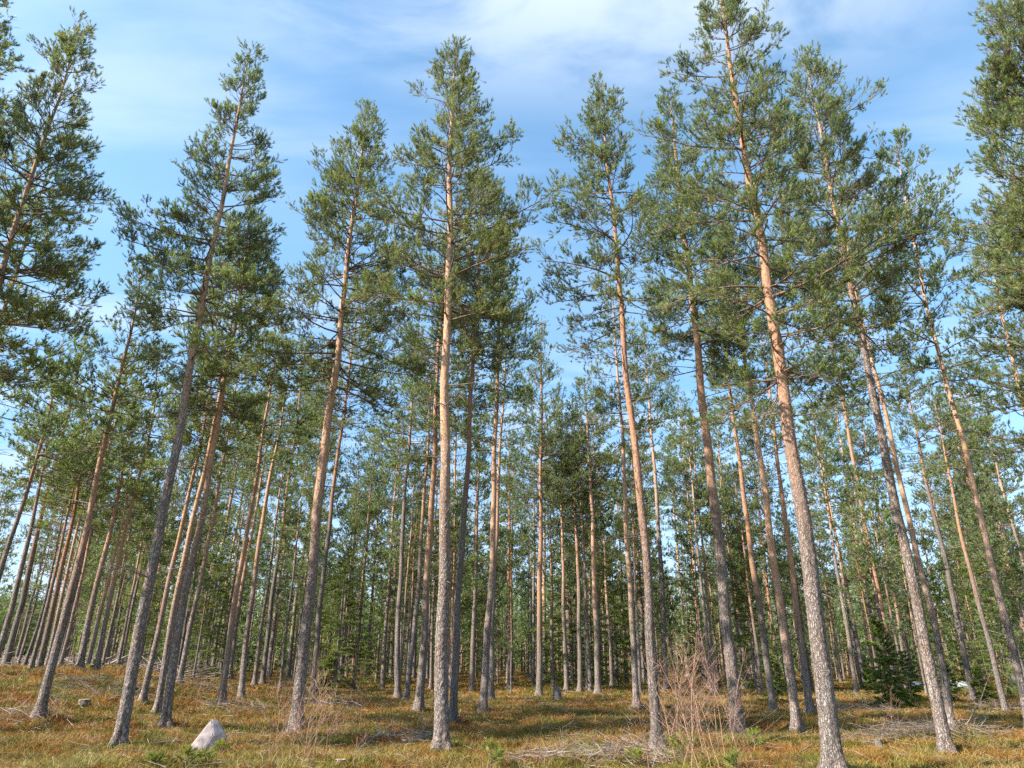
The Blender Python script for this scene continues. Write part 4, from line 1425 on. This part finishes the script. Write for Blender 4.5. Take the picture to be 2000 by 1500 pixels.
def build_debris():
    rng = np.random.default_rng(81)
    piles = [(1130, 1482, 1.5, 0.8, 60, 0.24, 'wide low heap of pale grey twigs at the bottom edge, left of the red saplings'),
             (1235, 1478, 0.8, 0.6, 40, 0.25, 'small tangle of pale twigs joining the wide heap and the red saplings'),
             (1765, 1442, 1.4, 0.8, 80, 0.40, 'dark brush pile in front of the small spruce near the right'),
             (1880, 1432, 1.0, 0.8, 40, 0.35, 'tangle of dry twigs right of the long pale grey trunk'),
             (800, 1448, 0.9, 0.5, 30, 0.20, 'grey dead branches heaped left of the biggest middle trunk'),
             (165, 1345, 1.6, 1.0, 55, 0.35, 'brush heap below the little dark bush on the left'),
             (950, 1372, 0.1, 0.1, 4, 0.1, None),
             (1660, 1392, 1.5, 1.0, 60, 0.5, 'dark brown brush heap between the thickest trunk and the small dark spruce'),
             (370, 1345, 1.8, 1.2, 50, 0.4, 'pale slash heap behind the close pair of trunks'),
             (470, 1385, 1.2, 0.6, 40, 0.25, 'whitish twigs around the feet of the two boulder pines'),
             (60, 1402, 0.9, 0.6, 30, 0.3, 'bare twiggy heap at the left edge by the flared pine'),
             (560, 1340, 1.5, 1.0, 40, 0.3, 'low heap of slash behind the pale saplings'),
             (1960, 1385, 1.3, 0.8, 40, 0.35, 'brush heap at the right edge behind the knotty pale trunk')]
    for (x, y, rx, ry, n, h, lab) in piles:
        if lab is None:
            continue
        B = ground_at(x, y)
        p, r = branch_paths(rng, n, B[0], B[1], rx, ry, 0.35, 1.3, h, 0.0075)
        p = p - B
        v, f = join_vf([tubes(p, r, 5), with_twigs(rng, p, r, 5)])
        tag(link('brush_pile', mesh_np('brush_pile', v, f, M_SLASH if 'dark' not in lab else M_DEAD, None, True), None, B), lab, 'brush pile')
    # single fallen branches and poles: pixel ends on the ground, radius, rise of the far end, label
    sticks = [((588, 1368), (705, 1384), 0.035, 0.05, 'long pale fallen pole lying right of the pale saplings'),
              ((590, 1374), (690, 1380), 0.022, 0.05, 'thinner bare pole lying against the long pale one'),
              ((785, 1452), (842, 1455), 0.030, 0.02, 'pale broken branch lying left of the biggest middle trunk'),
              ((700, 1468), (770, 1440), 0.016, 0.25, 'thin curved dead branch in the heath left of the middle trunk'),
              ((210, 1372), (300, 1350), 0.022, 0.1, 'grey fallen branch crossing behind the dark leaning trunk'),
              ((265, 1348), (330, 1352), 0.035, 0.03, 'whitish log on the slope right of the dark leaning trunk'),
              ((395, 1343), (465, 1346), 0.020, 0.02, 'pale thin pole lying behind the two boulder pines'),
              ((1862, 1432), (1936, 1322), 0.020, 1.0, 'long bare branch bending upward right of the long pale grey trunk'),
              ((1880, 1432), (1938, 1390), 0.013, 0.9, 'thinner curved stick beside the bent bare branch'),
              ((1920, 1425), (1970, 1392), 0.012, 0.3, 'low curved stick left of the dark footed right pine'),
              ((1560, 1478), (1650, 1462), 0.012, 0.12, 'thin pale stick across the foot of the thickest trunk'),
              ((1960, 1394), (2010, 1388), 0.035, 0.03, 'pale log at the right edge'),
              ((350, 1455), (300, 1462), 0.028, 0.02, 'half buried grey root left of the boulder'),
              ((620, 1420), (690, 1408), 0.010, 0.3, 'arched bare twig right of the pale saplings'),
              ((1190, 1455), (1225, 1440), 0.010, 0.5, 'forked white twig sticking up from the wide heap'),
              ((1050, 1492), (1110, 1470), 0.014, 0.08, 'pale branch lying across the near side of the wide heap'),
              ((55, 1400), (110, 1395), 0.016, 0.03, 'short pale branch lying at the flared left pine'),
              ((1695, 1455), (1750, 1448), 0.03, 0.03, 'dark rotten log in front of the small dark spruce'),
              ((100, 1418), (60, 1430), 0.012, 0.05, 'thin twig in front of the flared left pine')]
    for k, (a, b, r, rise, lab) in enumerate(sticks):
        A = ground_at(*a)
        if rise > 0.4:
            Bp = on_plane(b[0], b[1], A[1] + 0.3)
        else:
            Bp = ground_at(*b) + np.array([0, 0, rise])
        K = 9
        u = np.linspace(0, 1, K)[:, None]
        L = float(np.linalg.norm(Bp - A))
        side = np.array([0, 0.15, -0.22 if rise > 0.4 else 0.02]) * L
        p = (Bp - A) * u + side * (4 * u * (1 - u)) * (1.0 if rise > 0.4 else 0.25) + rng.normal(0, 0.008 * L, (K, 3)) * (u > 0)
        p[:, 2] = np.maximum(p[:, 2], terrain(A[0] + p[:, 0], A[1] + p[:, 1]) - A[2]) + 0.05
        rad = r * (1 - 0.6 * u[:, 0])
        parts = [tubes(p[None], rad[None], 7), with_twigs(rng, p[None], rad[None], 9, 0.22)]
        v, f = join_vf(parts)
        tag(link('fallen_branch', mesh_np('fallen_branch', v, f, M_SLASH, None, True), None, A), lab, 'fallen branch')


build_debris()
